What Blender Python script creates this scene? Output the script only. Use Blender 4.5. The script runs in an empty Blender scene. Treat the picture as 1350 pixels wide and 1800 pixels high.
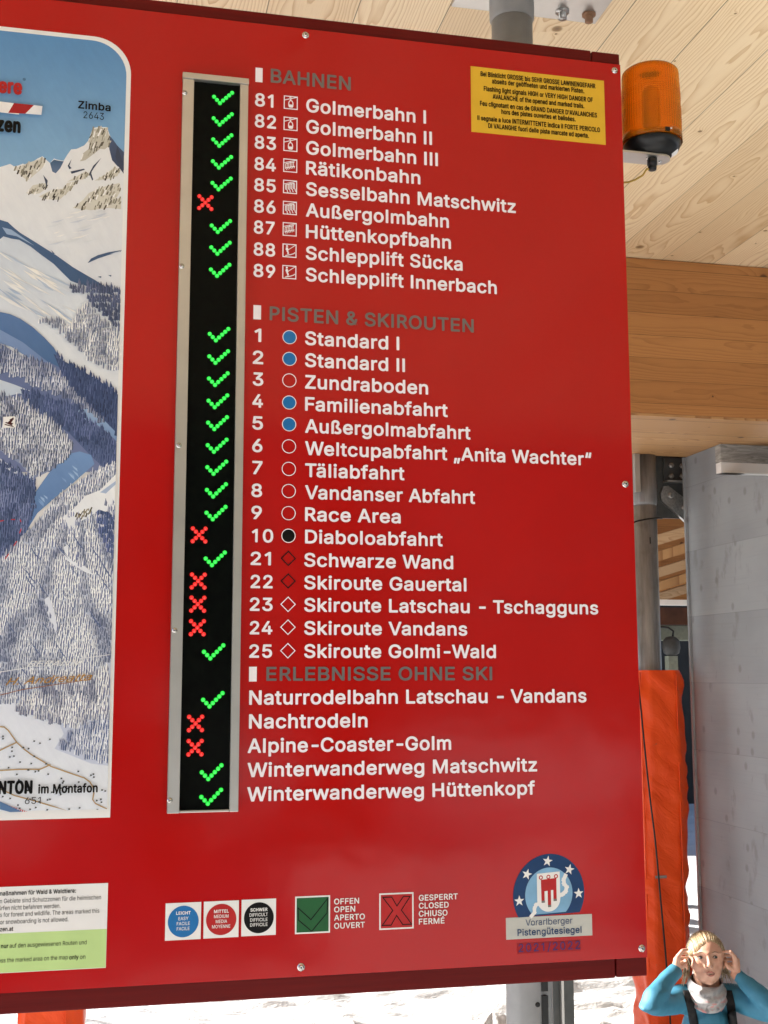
import bpy, bmesh, math, random, os
import numpy as np
from mathutils import Vector, Matrix
R_ = math.radians
random.seed(7)
rng = np.random.default_rng(11)
sc = bpy.context.scene
COL = sc.collection

# ------------------------------------------------------------------ camera
F, HC, D = 2110.0, 2.6, 3.0          # focal length in photo pixels, eye height, distance of the board's face
yaw, pit, rol = 0.217, 0.135, -0.002
_f = Vector((math.sin(yaw)*math.cos(pit), math.cos(yaw)*math.cos(pit), math.sin(pit)))
_r = Vector((math.cos(yaw), -math.sin(yaw), 0)); _u = _r.cross(_f)
RX = _r*math.cos(rol) + _u*math.sin(rol); UX = RX.cross(_f)
cam = bpy.data.cameras.new('camera'); camo = bpy.data.objects.new('camera', cam); COL.objects.link(camo)
cam.sensor_fit = 'VERTICAL'; cam.sensor_height = 24; cam.lens = 24*F/1800; cam.clip_start = .05; cam.clip_end = 3000
mw = Matrix((RX, UX, -_f)).transposed().to_4x4(); mw.translation = (0, 0, HC)
camo.matrix_world = mw
sc.camera = camo
CAM = Vector((0, 0, HC))
# ------------------------------------------------------------------ sky, sun, exposure
SUN_EL = R_(31); SUN_AZ = Vector((-0.86, 0.51))      # the sun stands to the left, a little behind the board
w = bpy.data.worlds.new('World'); sc.world = w; w.use_nodes = True
nt = w.node_tree; sky = nt.nodes.new('ShaderNodeTexSky'); sky.sky_type = 'NISHITA'; sky.sun_disc = False
sky.sun_elevation = SUN_EL; sky.sun_rotation = math.atan2(SUN_AZ.x, SUN_AZ.y); sky.altitude = 1500
nt.links.new(sky.outputs[0], nt.nodes['Background'].inputs[0]); nt.nodes['Background'].inputs[1].default_value = .075
sl = bpy.data.lights.new('sun', 'SUN'); sl.energy = 5.0; sl.angle = R_(.5); sl.color = (1, .965, .90)
so = bpy.data.objects.new('sun', sl); COL.objects.link(so)
sd = Vector((SUN_AZ.x*math.cos(SUN_EL), SUN_AZ.y*math.cos(SUN_EL), math.sin(SUN_EL))).normalized()
so.rotation_euler = sd.to_track_quat('Z', 'Y').to_euler(); so.location = (-8, 6, 9)
sc.view_settings.view_transform = 'Standard'; sc.view_settings.look = 'None'; sc.view_settings.gamma = 1
sc.view_settings.exposure = 1.9
sc.render.engine = 'CYCLES'; sc.cycles.max_bounces = 8; sc.cycles.diffuse_bounces = 5
sc.cycles.use_denoising = True

# ------------------------------------------------------------------ points from picture measurements
def ray(px, py):
    return (RX*((px-675)/F) - UX*((py-900)/F) + _f)
def B(px, py, y=D):                     # point of the plane Y = y
    d = ray(px, py); t = y/d.y; return CAM + d*t
def ZP(px, py, z):                      # point of the level plane Z = z
    d = ray(px, py); t = (z-HC)/d.z; return CAM + d*t
def DP(px, py, dep):                    # point at an optical depth
    return CAM + ray(px, py)*dep
def proj(p):
    v = Vector(p)-CAM; z = v.dot(_f); return 675+F*v.dot(RX)/z, 900-F*v.dot(UX)/z

# ------------------------------------------------------------------ materials
MATS = {}
class G:                                # short hand for node graphs
    def __init__(s, name):
        m = bpy.data.materials.new(name); m.use_nodes = True; s.m = m; s.t = m.node_tree; s.n = s.t.nodes
        s.b = s.n['Principled BSDF']; MATS[name] = m
    def lk(s, a, b): s.t.links.new(a, b)
    def put(s, sock, v):
        if hasattr(v, 'node'): s.lk(v, sock)
        elif v is not None: sock.default_value = v
    def math(s, op, a, b=None, c=None, clamp=False):
        n = s.n.new('ShaderNodeMath'); n.operation = op; n.use_clamp = clamp
        s.put(n.inputs[0], a); s.put(n.inputs[1], b); s.put(n.inputs[2], c); return n.outputs[0]
    def pos(s):
        g = s.n.new('ShaderNodeNewGeometry'); x = s.n.new('ShaderNodeSeparateXYZ'); s.lk(g.outputs['Position'], x.inputs[0])
        return x.outputs[0], x.outputs[1], x.outputs[2]
    def vec(s, x, y, z=0.0):
        c = s.n.new('ShaderNodeCombineXYZ')
        for i, v in enumerate((x, y, z)): s.put(c.inputs[i], v)
        return c.outputs[0]
    def noise(s, v, scale=1.0, det=3.0, rough=.5, dist=0.0):
        n = s.n.new('ShaderNodeTexNoise'); s.put(n.inputs['Vector'], v)
        n.inputs['Scale'].default_value = scale; n.inputs['Detail'].default_value = det
        n.inputs['Roughness'].default_value = rough; n.inputs['Distortion'].default_value = dist
        return n.outputs[0]
    def white(s, v):
        n = s.n.new('ShaderNodeTexWhiteNoise'); n.noise_dimensions = '2D'; s.put(n.inputs['Vector'], v); return n.outputs[0]
    def voro(s, v, scale=1.0):
        n = s.n.new('ShaderNodeTexVoronoi'); n.voronoi_dimensions = '2D'; s.put(n.inputs['Vector'], v); n.inputs['Scale'].default_value = scale
        x = s.n.new('ShaderNodeSeparateXYZ'); s.lk(n.outputs['Color'], x.inputs[0])
        return n.outputs['Distance'], x.outputs[0], x.outputs[1]
    def ramp(s, fac, *stops):
        n = s.n.new('ShaderNodeValToRGB'); s.put(n.inputs[0], fac); e = n.color_ramp.elements
        while len(e) < len(stops): e.new(.5)
        for k, (p, c) in enumerate(stops):
            e[k].position = p; e[k].color = (*c, 1) if len(c) == 3 else c
        return n.outputs[0]
    def sm(s, v, a, b):                 # smooth step from a to b
        n = s.n.new('ShaderNodeMapRange'); n.interpolation_type = 'SMOOTHSTEP'
        s.put(n.inputs[0], v); n.inputs[1].default_value = a; n.inputs[2].default_value = b
        return n.outputs[0]
    def mix(s, fac, a, b, mode='MIX'):
        n = s.n.new('ShaderNodeMix'); n.data_type = 'RGBA'; n.blend_type = mode
        s.put(n.inputs[0], fac)
        for sock, v in ((n.inputs[6], a), (n.inputs[7], b)):
            if hasattr(v, 'node'): s.lk(v, sock)
            else: sock.default_value = (*v, 1)
        return n.outputs[2]
    def bump(s, h, strength=.3, dist=.01):
        n = s.n.new('ShaderNodeBump'); n.inputs['Strength'].default_value = strength; n.inputs['Distance'].default_value = dist
        s.lk(h, n.inputs['Height']); s.lk(n.outputs[0], s.b.inputs['Normal'])
    def out(s, col=None, rough=.5, metal=0.0, **kw):
        if col is not None:
            if hasattr(col, 'node'): s.lk(col, s.b.inputs['Base Color'])
            else: s.b.inputs['Base Color'].default_value = (*col, 1)
        s.put(s.b.inputs['Roughness'], rough); s.b.inputs['Metallic'].default_value = metal
        for k, v in kw.items(): s.put(s.b.inputs[k.replace('_', ' ')], v)
        return s.m
def S(c):                               # sRGB 0-255 -> linear
    return tuple(((v/255)/12.92 if v/255 < .04045 else ((v/255+.055)/1.055)**2.4) for v in c)
def plain(name, col, rough=.5, metal=0.0, var=.12, scale=30, **kw):
    kw.setdefault('Specular_IOR_Level', .28 if metal == 0 else .5)     # a little mottling keeps it from looking flat
    g = G(name); p = g.vec(*g.pos()); n = g.noise(p, scale, 4)
    lo = tuple(v*(1-var) for v in col); hi = tuple(min(1, v*(1+var)) for v in col)
    return g.out(g.ramp(n, (.3, lo), (.7, hi)), rough, metal, **kw)

def wood(name, across, along, width, light, dark, seam, ring=.0085, off=0.0, knot=1.0, rough=.5, third=None, calm=1.0):
    g = G(name); P = g.pos(); a = P[across]; l = P[along]
    if third is not None: a = g.math('ADD', a, g.math('MULTIPLY', P[third], 1.0))
    u = g.math('DIVIDE', g.math('ADD', a, off), width)
    idn = g.math('FLOOR', u); fr = g.math('SUBTRACT', g.math('FRACT', u), .5)
    r1 = g.white(g.vec(idn, 3.1)); r2 = g.white(g.vec(idn, 7.7)); r3 = g.white(g.vec(idn, 12.3))
    t = g.math('MULTIPLY', fr, width); ll = g.math('ADD', l, g.math('MULTIPLY', r1, 41.0))
    kv = g.vec(g.math('ADD', t, g.math('MULTIPLY', idn, 5.0)), g.math('MULTIPLY', ll, .92))
    kd, kr, kr2 = g.voro(kv, 3.4)
    has = g.math('GREATER_THAN', kr, .42)
    kd = g.math('ADD', kd, g.math('MULTIPLY', g.math('SUBTRACT', 1.0, has), 5.0))
    ks = g.math('MULTIPLY', g.math('MULTIPLY', kr2, g.math('MULTIPLY', kr2, kr2)), .05*knot)       # knot radius, mostly small
    ks = g.math('ADD', ks, .014)
    near = g.math('POWER', 2.718, g.math('MULTIPLY', g.math('DIVIDE', kd, ks), -.55))
    wob = g.math('MULTIPLY', g.math('SUBTRACT', g.noise(g.vec(g.math('MULTIPLY', t, 5.0), g.math('MULTIPLY', ll, 1.1), idn), 1.6, 2), .5), .055*calm)
    wob2 = g.math('MULTIPLY', g.math('SUBTRACT', g.noise(g.vec(g.math('MULTIPLY', t, 30.0), g.math('MULTIPLY', ll, 5.0), idn), 1.0, 2), .5), .006)
    c = g.math('ADD', t, g.math('MULTIPLY', g.math('SUBTRACT', r2, .5), width*.9))
    dd = g.math('MULTIPLY', g.noise(g.vec(g.math('MULTIPLY', ll, .42*calm), idn), 1.0, 1), .22)
    rr = g.math('SQRT', g.math('ADD', g.math('MULTIPLY', c, c), g.math('MULTIPLY', dd, dd)))
    rr = g.math('ADD', g.math('ADD', rr, wob), g.math('ADD', wob2, g.math('MULTIPLY', near, .022)))
    fr2 = g.math('FRACT', g.math('DIVIDE', rr, ring))
    late = g.math('POWER', fr2, 3.0)                          # early wood to late wood, a sharp end
    late = g.math('MULTIPLY', late, g.math('SUBTRACT', 1.0, g.sm(fr2, .93, 1.0)))
    amp = g.math('ADD', .48*calm-.12*(1-calm), g.math('MULTIPLY', g.noise(g.vec(g.math('MULTIPLY', t, 9.0), g.math('MULTIPLY', ll, .8), idn), 1.5, 2), .75))
    col = g.mix(g.math('MULTIPLY', late, amp, clamp=True), light, dark)
    fib = g.noise(g.vec(g.math('MULTIPLY', t, 400.0), g.math('MULTIPLY', ll, 9.0), idn), 1.0, 2)
    col = g.mix(g.math('MULTIPLY', g.sm(fib, .45, .8), .22), col, dark)
    tone = g.math('ADD', .84, g.math('MULTIPLY', r3, .26))
    col = g.mix(1.0, col, g.vec(g.math('POWER', tone, .75), tone, g.math('POWER', tone, 1.35)), 'MULTIPLY')
    kf = g.math('SUBTRACT', 1.0, g.sm(g.math('DIVIDE', kd, ks), .75, 1.25))
    kcol = g.mix(g.sm(g.math('DIVIDE', kd, ks), .1, .9), tuple(v*.38 for v in dark), tuple(v*.6 for v in dark))
    col = g.mix(g.math('MULTIPLY', near, .35), col, dark)
    col = g.mix(kf, col, kcol)
    if seam:
        e = g.math('SUBTRACT', .5, g.math('ABSOLUTE', fr)); sw = seam/width
        sf = g.math('MULTIPLY', g.math('SUBTRACT', 1.0, g.sm(e, sw*.4, sw)), g.math('ADD', .45, g.math('MULTIPLY', r1, .5)))
        col = g.mix(sf, col, tuple(v*.18 for v in dark))
    g.bump(late, .12, .002)
    return g.out(col, rough)

# ------------------------------------------------------------------ mesh building
class MB:
    def __init__(s): s.v = []; s.f = []; s.mi = []; s.sm = []; s.c = []
    def add(s, vs, fs, mi=0, smooth=False):
        o = len(s.v); s.v += [tuple(v) for v in vs]
        for f in fs: s.f.append(tuple(o+i for i in f)); s.mi.append(mi); s.sm.append(smooth)
    def box(s, lo, hi, mi=0, bev=0.0):
        if bev:
            bm = bmesh.new(); bmesh.ops.create_cube(bm, size=1)
            for v in bm.verts:
                for i in range(3): v.co[i] = lo[i] if v.co[i] < 0 else hi[i]
            bmesh.ops.bevel(bm, geom=bm.edges[:], offset=bev, segments=2, affect='EDGES', profile=.6)
            bm.verts.index_update(); s.add([v.co.copy() for v in bm.verts], [[v.index for v in f.verts] for f in bm.faces], mi, False); bm.free(); return
        (x0, y0, z0), (x1, y1, z1) = lo, hi
        s.add([(x0,y0,z0),(x1,y0,z0),(x1,y1,z0),(x0,y1,z0),(x0,y0,z1),(x1,y0,z1),(x1,y1,z1),(x0,y1,z1)],
              [(0,3,2,1),(4,5,6,7),(0,1,5,4),(1,2,6,5),(2,3,7,6),(3,0,4,7)], mi)
    def tube(s, pts, rad, n=10, mi=0, cap=True, flat=1.0):
        pts = [Vector(p) for p in pts]; N = len(pts)
        if not hasattr(rad, '__len__'): rad = [rad]*N
        T = [(pts[min(i+1, N-1)]-pts[max(i-1, 0)]).normalized() for i in range(N)]
        ref = Vector((0, 0, 1)) if abs(T[0].z) < .9 else Vector((1, 0, 0))
        A = T[0].cross(ref).normalized(); vs = []
        for i in range(N):
            A = (A - T[i]*A.dot(T[i])).normalized(); C = T[i].cross(A)
            for k in range(n):
                a = 2*math.pi*k/n; vs.append(pts[i] + A*(math.cos(a)*rad[i]) + C*(math.sin(a)*rad[i]*flat))
        fs = [(i*n+k, i*n+(k+1) % n, (i+1)*n+(k+1) % n, (i+1)*n+k) for i in range(N-1) for k in range(n)]
        if cap: fs += [tuple(range(n-1, -1, -1)), tuple((N-1)*n+k for k in range(n))]
        s.add(vs, fs, mi, True)
    def lathe(s, c, prof, n=40, mi=0, axis='z', rfun=None):     # prof: (radius, height) from below upwards
        vs = []
        for r, h in prof:
            for k in range(n):
                a = 2*math.pi*k/n; q = r*(rfun(a, h) if rfun else 1)
                x, y = q*math.cos(a), q*math.sin(a)
                vs.append({'z': (c[0]+x, c[1]+y, c[2]+h), 'y': (c[0]+x, c[1]-h, c[2]+y)}[axis])
        m = len(prof)
        s.add(vs, [(i*n+k, i*n+(k+1) % n, (i+1)*n+(k+1) % n, (i+1)*n+k) for i in range(m-1) for k in range(n)], mi, True)
        s.add([vs[k] for k in range(n)], [tuple(range(n-1, -1, -1))], mi); s.add([vs[(m-1)*n+k] for k in range(n)], [tuple(range(n))], mi)
    def prism(s, poly, y0, y1, mi=0):    # poly of (x, z), counter clockwise seen from -Y; y0 is the face nearer the viewer
        n = len(poly); ar = sum(poly[i][0]*poly[(i+1) % n][1]-poly[(i+1) % n][0]*poly[i][1] for i in range(n))
        if ar < 0: poly = poly[::-1]
        vs = [(x, y0, z) for x, z in poly]+[(x, y1, z) for x, z in poly]
        s.add(vs, [tuple(range(n)), tuple(range(2*n-1, n-1, -1))]+[((i+1) % n, i, n+i, n+(i+1) % n) for i in range(n)], mi)
    def flat(s, poly, y, mi=0):
        n = len(poly); ar = sum(poly[i][0]*poly[(i+1) % n][1]-poly[(i+1) % n][0]*poly[i][1] for i in range(n))
        if ar < 0: poly = poly[::-1]
        s.add([(x, y, z) for x, z in poly], [tuple(range(n))], mi)
    def build(s, name, mats, parent=None, colors=None):
        if not isinstance(mats, (list, tuple)): mats = [mats]
        me = bpy.data.meshes.new(name)
        V = np.array(s.v, float); c = (V.min(0)+V.max(0))/2
        me.from_pydata((V-c).tolist(), [], s.f)
        for m in mats: me.materials.append(m)
        me.polygons.foreach_set('material_index', s.mi); me.polygons.foreach_set('use_smooth', s.sm)
        o = bpy.data.objects.new(name, me); COL.objects.link(o)
        place(o, c, parent); return o
WL = {}
def place(o, c, parent=None):            # world location c, under parent
    c = Vector(c); WL[o.name] = c
    if parent is None: o.location = c
    else: o.parent = parent; o.location = c - WL[parent.name]
def tag(o, label=None, cat=None, group=None, kind=None):
    for k, v in (('label', label), ('category', cat), ('group', group), ('kind', kind)):
        if v: o[k] = v
    return o
def thing(name, label, cat, loc, group=None):
    o = bpy.data.objects.new(name, None); o.empty_display_size = .1; COL.objects.link(o); place(o, loc); return tag(o, label, cat, group)

# ------------------------------------------------------------------ lettering
from mathutils.geometry import tessellate_polygon
def _font(n):
    try: return bpy.data.fonts.load(os.path.join(bpy.utils.system_resource('DATAFILES', path='fonts'), n))
    except Exception: return None
FONTS = [_font('Inter.woff2'), _font('NotoSansHebrew-Regular.woff2')]     # the two grotesques that come with Blender
def _wire(body, k):
    c = bpy.data.curves.new('lettering', 'FONT'); c.body = body; c.size = 1; c.resolution_u = 4; c.fill_mode = 'NONE'
    if FONTS[k]: c.font = FONTS[k]
    o = bpy.data.objects.new('lettering', c); COL.objects.link(o)
    dg = bpy.context.evaluated_depsgraph_get(); dg.update()
    me = bpy.data.meshes.new_from_object(o.evaluated_get(dg)); V = [tuple(v.co[:2]) for v in me.vertices]; nb = {}
    for e in me.edges:
        a, b = e.vertices; nb.setdefault(a, []).append(b); nb.setdefault(b, []).append(a)
    bpy.data.objects.remove(o); bpy.data.curves.remove(c); bpy.data.meshes.remove(me)
    seen = set(); loops = []
    for s0 in sorted(nb):
        if s0 in seen: continue
        L = [s0]; seen.add(s0); cur = s0
        while True:
            nx = [q for q in nb[cur] if q not in seen]
            if not nx: break
            cur = min(nx); seen.add(cur); L.append(cur)
        loops.append([V[i] for i in L])
    return loops
def _area(l): return .5*sum(l[i][0]*l[(i+1) % len(l)][1]-l[(i+1) % len(l)][0]*l[i][1] for i in range(len(l)))
def _in(p, l):
    r = False; j = len(l)-1
    for i in range(len(l)):
        if (l[i][1] > p[1]) != (l[j][1] > p[1]) and p[0] < (l[j][0]-l[i][0])*(p[1]-l[i][1])/(l[j][1]-l[i][1])+l[i][0]: r = not r
        j = i
    return r
_cap = []
for k in (0, 1):
    zs = [p[1] for l in _wire('H', k) for p in l]; _cap.append(max(zs)-min(zs))
_bar = [max(p[0] for l in _wire('|', k) for p in l) for k in (0, 1)]
_gc = {}
def glyph(ch):
    """facets of one letter with cap height 1, and its advance"""
    if ch in _gc: return _gc[ch]
    if ch == 'I': _gc[ch] = ([[(.125, 0), (.255, 0), (.255, 1), (.125, 1)]], .38); return _gc[ch]
    k = 1 if ch in 'MPRZwl1' else 0; s = 1/_cap[k]
    adv = (max(p[0] for l in _wire(ch+'|', k) for p in l)-_bar[k])*s; fac = []
    if ch != ' ':
        loops = [[(x*s, y*s) for x, y in l] for l in _wire(ch, k) if len(l) > 2]
        if ch == 'l': t = max(p[1] for l in loops for p in l); loops = [[(x, y/t) for x, y in l] for l in loops]
        big = max(loops, key=lambda l: abs(_area(l))); sg = 1 if _area(big) > 0 else -1
        outs = [l for l in loops if _area(l)*sg > 0]; hol = [l for l in loops if _area(l)*sg < 0]
        for o_ in outs:
            ls = [o_]+[h for h in hol if _in(h[0], o_)]; flat = [p for l in ls for p in l]
            for t in tessellate_polygon([[Vector((x, y, 0)) for x, y in l] for l in ls]):
                q = [flat[i] for i in t]; a = _area(q)
                if abs(a) > 1e-9: fac.append(q if a > 0 else q[::-1])
    if ch == '-': adv *= .86
    _gc[ch] = (fac, adv); return _gc[ch]
KERN = {('T', 'ä'): .10, ('T', 's'): .10, ('V', 'a'): .06, ('V', 'o'): .06, ('W', 'e'): .05, ('W', 'a'): .05, ('W', 'i'): .02, ('r', 'a'): .02, ('A', 'V'): .08, ('V', 'A'): .08, ('F', 'a'): .04, ('L', 'T'): .06}
def text(body, lx, ly, rx, cap, mat, parent, name='lettering', bold=.03, y=D-.0022, spacing=0.0, shear=0.0, tilt=0.0):
    """a line from pixel (lx, ly) on the baseline to rx, cap height in pixels; bold = stroke growth as a share of the cap height"""
    a = B(lx, ly); b = B(rx, ly); ch = B(lx, ly-cap).z-a.z; g_ = bold*ch; h = ch-2*g_
    fs = []; x = 0.0; prev = ''
    for c in body:
        fac, adv = glyph(c); x -= KERN.get((prev, c), 0)
        fs += [[(px_+x+shear*pz_, pz_) for px_, pz_ in f] for f in fac]; x += adv+spacing+bold*1.2; prev = c
    x0 = min(p[0] for f in fs for p in f); x1 = max(p[0] for f in fs for p in f); wx = (b.x-a.x-2*g_)/(x1-x0)
    m = MB()
    moves = [(0, 0)]+([(1, 0), (-1, 0), (0, 1), (0, -1), (.75, .75), (-.75, .75), (.75, -.75), (-.75, -.75)] if bold > 0 else [])
    base = [[(a.x+g_+(px_-x0)*wx, a.z+g_+pz_*h+(px_-x0)*wx*tilt) for px_, pz_ in f] for f in fs]
    for k, (dx, dz) in enumerate(moves):     # every facet a hair apart in depth, so that overlapping strokes never share a plane
        for i, f in enumerate(base): m.add([(X+g_*dx, y-.00003*k-.000004*(i % 7), Z+g_*dz) for X, Z in f], [tuple(range(len(f)))])
    return m.build(name, mat, parent)
# ------------------------------------------------------------------ colours
g = G('red_panel'); P = g.pos()
sp = g.noise(g.vec(P[0], P[1], P[2]), 2.2, 3); fine = g.noise(g.vec(g.math('MULTIPLY', P[0], 260.0), 0.0, g.math('MULTIPLY', P[2], 14.0)), 1.0, 3)
dust = g.noise(g.vec(P[0], P[1], P[2]), 38, 5, .65)
g.bump(g.math('ADD', g.noise(g.vec(P[0], P[1], P[2]), 5.5, 2), g.math('MULTIPLY', fine, .05)), .055, .02)
g.out(g.mix(g.math('MULTIPLY', g.sm(dust, .6, .8), .2), g.ramp(sp, (.3, (.405, .0040, .0030)), (.7, (.445, .0048, .0035))), (.42, .02, .016)),
      g.math('ADD', .05, g.math('MULTIPLY', g.noise(g.vec(P[0], P[1], P[2]), 9, 4), .12)), Specular_IOR_Level=.32)
M = MATS
g = G('dark_red_timber'); P = g.pos()
gr = g.noise(g.vec(g.math('MULTIPLY', P[0], 3.0), g.math('MULTIPLY', P[1], 60.0), g.math('MULTIPLY', P[2], 90.0)), 1.0, 5, .6)
wd = g.sm(g.noise(g.vec(P[0], P[1], P[2]), 46, 5, .7), .66, .74)
g.bump(gr, .25, .003)
g.out(g.mix(g.math('MULTIPLY', wd, .35), g.ramp(gr, (.25, (.095, .0035, .003)), (.75, (.14, .005, .004))), (.05, .012, .008)), .45, 0, Specular_IOR_Level=.15)
plain('aluminium', (.52, .50, .47), .36, .85, .05, 12)
plain('steel', (.42, .41, .39), .34, .9, .25, 90)
plain('screw_steel', (.62, .60, .57), .22, 1, .1, 200)
plain('black_plastic', (.012, .012, .012), .3, 0, .2, 60)
plain('white_vinyl', (.90, .845, .89), .35, 0, .03, 20)
plain('white_print', (.80, .79, .77), .3, 0, .03, 9)
plain('grey_vinyl', (.165, .15, .14), .32, .25, .08, 40)
plain('blue_vinyl', (.012, .155, .42), .3, 0, .06, 30)
plain('red_vinyl', (.44, .012, .012), .3, 0, .06, 30)
plain('dark_red_vinyl', (.20, .008, .009), .35, 0, .06, 30)
plain('black_vinyl', (.006, .0055, .0055), .35, 0, .1, 30, Specular_IOR_Level=.12)
plain('green_vinyl', (.012, .10, .028), .35, 0, .08, 30)
plain('navy_vinyl', (.006, .04, .13), .32, 0, .08, 30)
plain('faded_navy_print', (.055, .028, .15), .45, 0, .1, 80)
plain('pale_grey_vinyl', (.50, .50, .46), .3, 0, .04, 20)
plain('yellow_vinyl', (.72, .43, .030), .32, 0, .05, 14)
plain('pale_green_print', (.50, .68, .27), .3, 0, .04, 10)
plain('gold_print', (.42, .22, .05), .35, 0, .1, 30)
plain('sky_blue_vinyl', (.20, .40, .60), .3, 0, .25, 9)
g = G('black_screen'); P = g.pos(); n = g.noise(g.vec(P[0], P[1], P[2]), 60, 4)
g.out(g.ramp(n, (.3, (.002, .002, .002)), (.8, (.0045, .006, .0045))), .16, 0, Specular_IOR_Level=.05)
def lamp(name, core, edge, e0, e1):
    g = G(name); a = g.n.new('ShaderNodeAttribute'); a.attribute_name = 'core'
    c = g.mix(a.outputs['Fac'], edge, core)
    g.lk(c, g.b.inputs['Emission Color']); g.lk(g.math('ADD', e0, g.math('MULTIPLY', a.outputs['Fac'], e1-e0)), g.b.inputs['Emission Strength'])
    return g.out((.02, .02, .02), .3)
lamp('green_light', (.045, 1, .11), (.0, 1, .04), .11, .46)
lamp('red_light', (1, .03, .022), (1, .006, .006), .15, .42)
plain('unlit_bulb', (.016, .02, .016), .3, 0, .2, 60)

# ------------------------------------------------------------------ the board
XR = lambda y: B(1091+46*(y-118)/1518, y)
pR = B(1114, 900).x; pT = B(704, 70).z; pB = B(560, 1715).z; pL = -1.62
tT = B(704, 45.5).z; tB = B(560, 1753).z
board = thing('information_board', 'big glossy red slope information board on two steel posts under the timber roof', 'information board', ((pL+pR)/2, D+.1, tB))
m = MB(); m.box((pL, D, pB), (pR, D+.012, pT)); panel = m.build('panel', M['red_panel'], board)
def rail(lo, hi):
    m = MB(); m.box(lo, hi, bev=.004); return m.build('frame_rail', M['dark_red_timber'], board)
eR = B(1043, 82).x
rail((pL, D+.0121, pT-.09), (eR-.003, D+.11, tT)); rail((pL, D+.0121, tB), (eR-.003, D+.11, pB+.09))
rail((eR, D+.0122, tB+.001), (pR+.004, D+.109, tT-.001))
m = MB(); m.box((pL+.05, D+.014, pB+.092), (eR-.1, D+.03, pT-.092)); m.build('backing_sheet', M['dark_red_timber'], board)

def screw(px, py, r=.0062, parent=board, y=D):
    c = B(px, py, y); m = MB()
    m.lathe((c.x, y, c.z), [(r*1.5, 0), (r*1.5, .0016), (r*1.06, .0018), (r, .003), (r*.8, .0062), (r*.45, .0078), (r*.42, .0066)], 20, 0, 'y')
    q = [(c.x+r*.33*math.cos(k*math.pi/3), c.z+r*.33*math.sin(k*math.pi/3)) for k in range(6)]
    m.flat(q, y-.0080, 1)
    return m.build('screw', [M['screw_steel'], M['black_plastic']], parent)
for p in ((537, 62), (1080.4, 124), (1099, 851), (1128, 1667), (529, 1700)): screw(*p)

# --- the lists
WV = M['white_vinyl']
def block(pts, mat, name, parent=board, y=D-.0014):
    q = [B(*p) for p in pts]; m = MB(); m.flat([(p.x, p.z) for p in q], y); return m.build(name, mat, parent)
def rect(cx, cy, wpx, hpx):              # an upright rectangle on the board about pixel (cx, cy)
    c = B(cx, cy); s = B(cx+1, cy).x-c.x; t = B(cx, cy-1).z-c.z
    return c.x-s*wpx/2, c.z-t*hpx/2, c.x+s*wpx/2, c.z+t*hpx/2
def heading(body, lx, ly, rx, bl, cap=24.5):
    text(body, lx, ly, rx, cap, M['grey_vinyl'], board, 'heading', .03)
    x0, z0, x1, z1 = rect(*bl); m = MB(); m.flat([(x0, z0), (x1, z0), (x1, z1), (x0, z1)], D-.0014); m.build('heading_marker', WV, board)
heading('BAHNEN', 475.6, 145.6, 616.3, (455.2, 132.2, 12.6, 25.2))
heading('PISTEN & SKIROUTEN', 473.7, 563.3, 832.2, (452, 549.2, 13.5, 25))
heading('ERLEBNISSE OHNE SKI', 467.9, 1196.8, 864.8, (444.4, 1185, 13.6, 26))
LIFT = [(81, 187.0, 480.4, 'Golmerbahn I', 197.4, 748.5), (82, 224, 485, 'Golmerbahn II', 234.6, 758.9), (83, 261.5, 485, 'Golmerbahn III', 271.7, 769.3),
        (84, 299.3, 484.8, 'Rätikonbahn', 307.2, 738.5), (85, 336.3, 484.5, 'Sesselbahn Matschwitz', 344.4, 905.9), (86, 373.7, 484.2, 'Außergolmbahn', 381.2, 788.5),
        (87, 410.7, 482.5, 'Hüttenkopfbahn', 418.9, 792.2), (88, 449.3, 483.5, 'Schlepplift Sücka', 456.7, 812.6), (89, 487, 483.5, 'Schlepplift Innerbach', 494.6, 872.6)]
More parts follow.
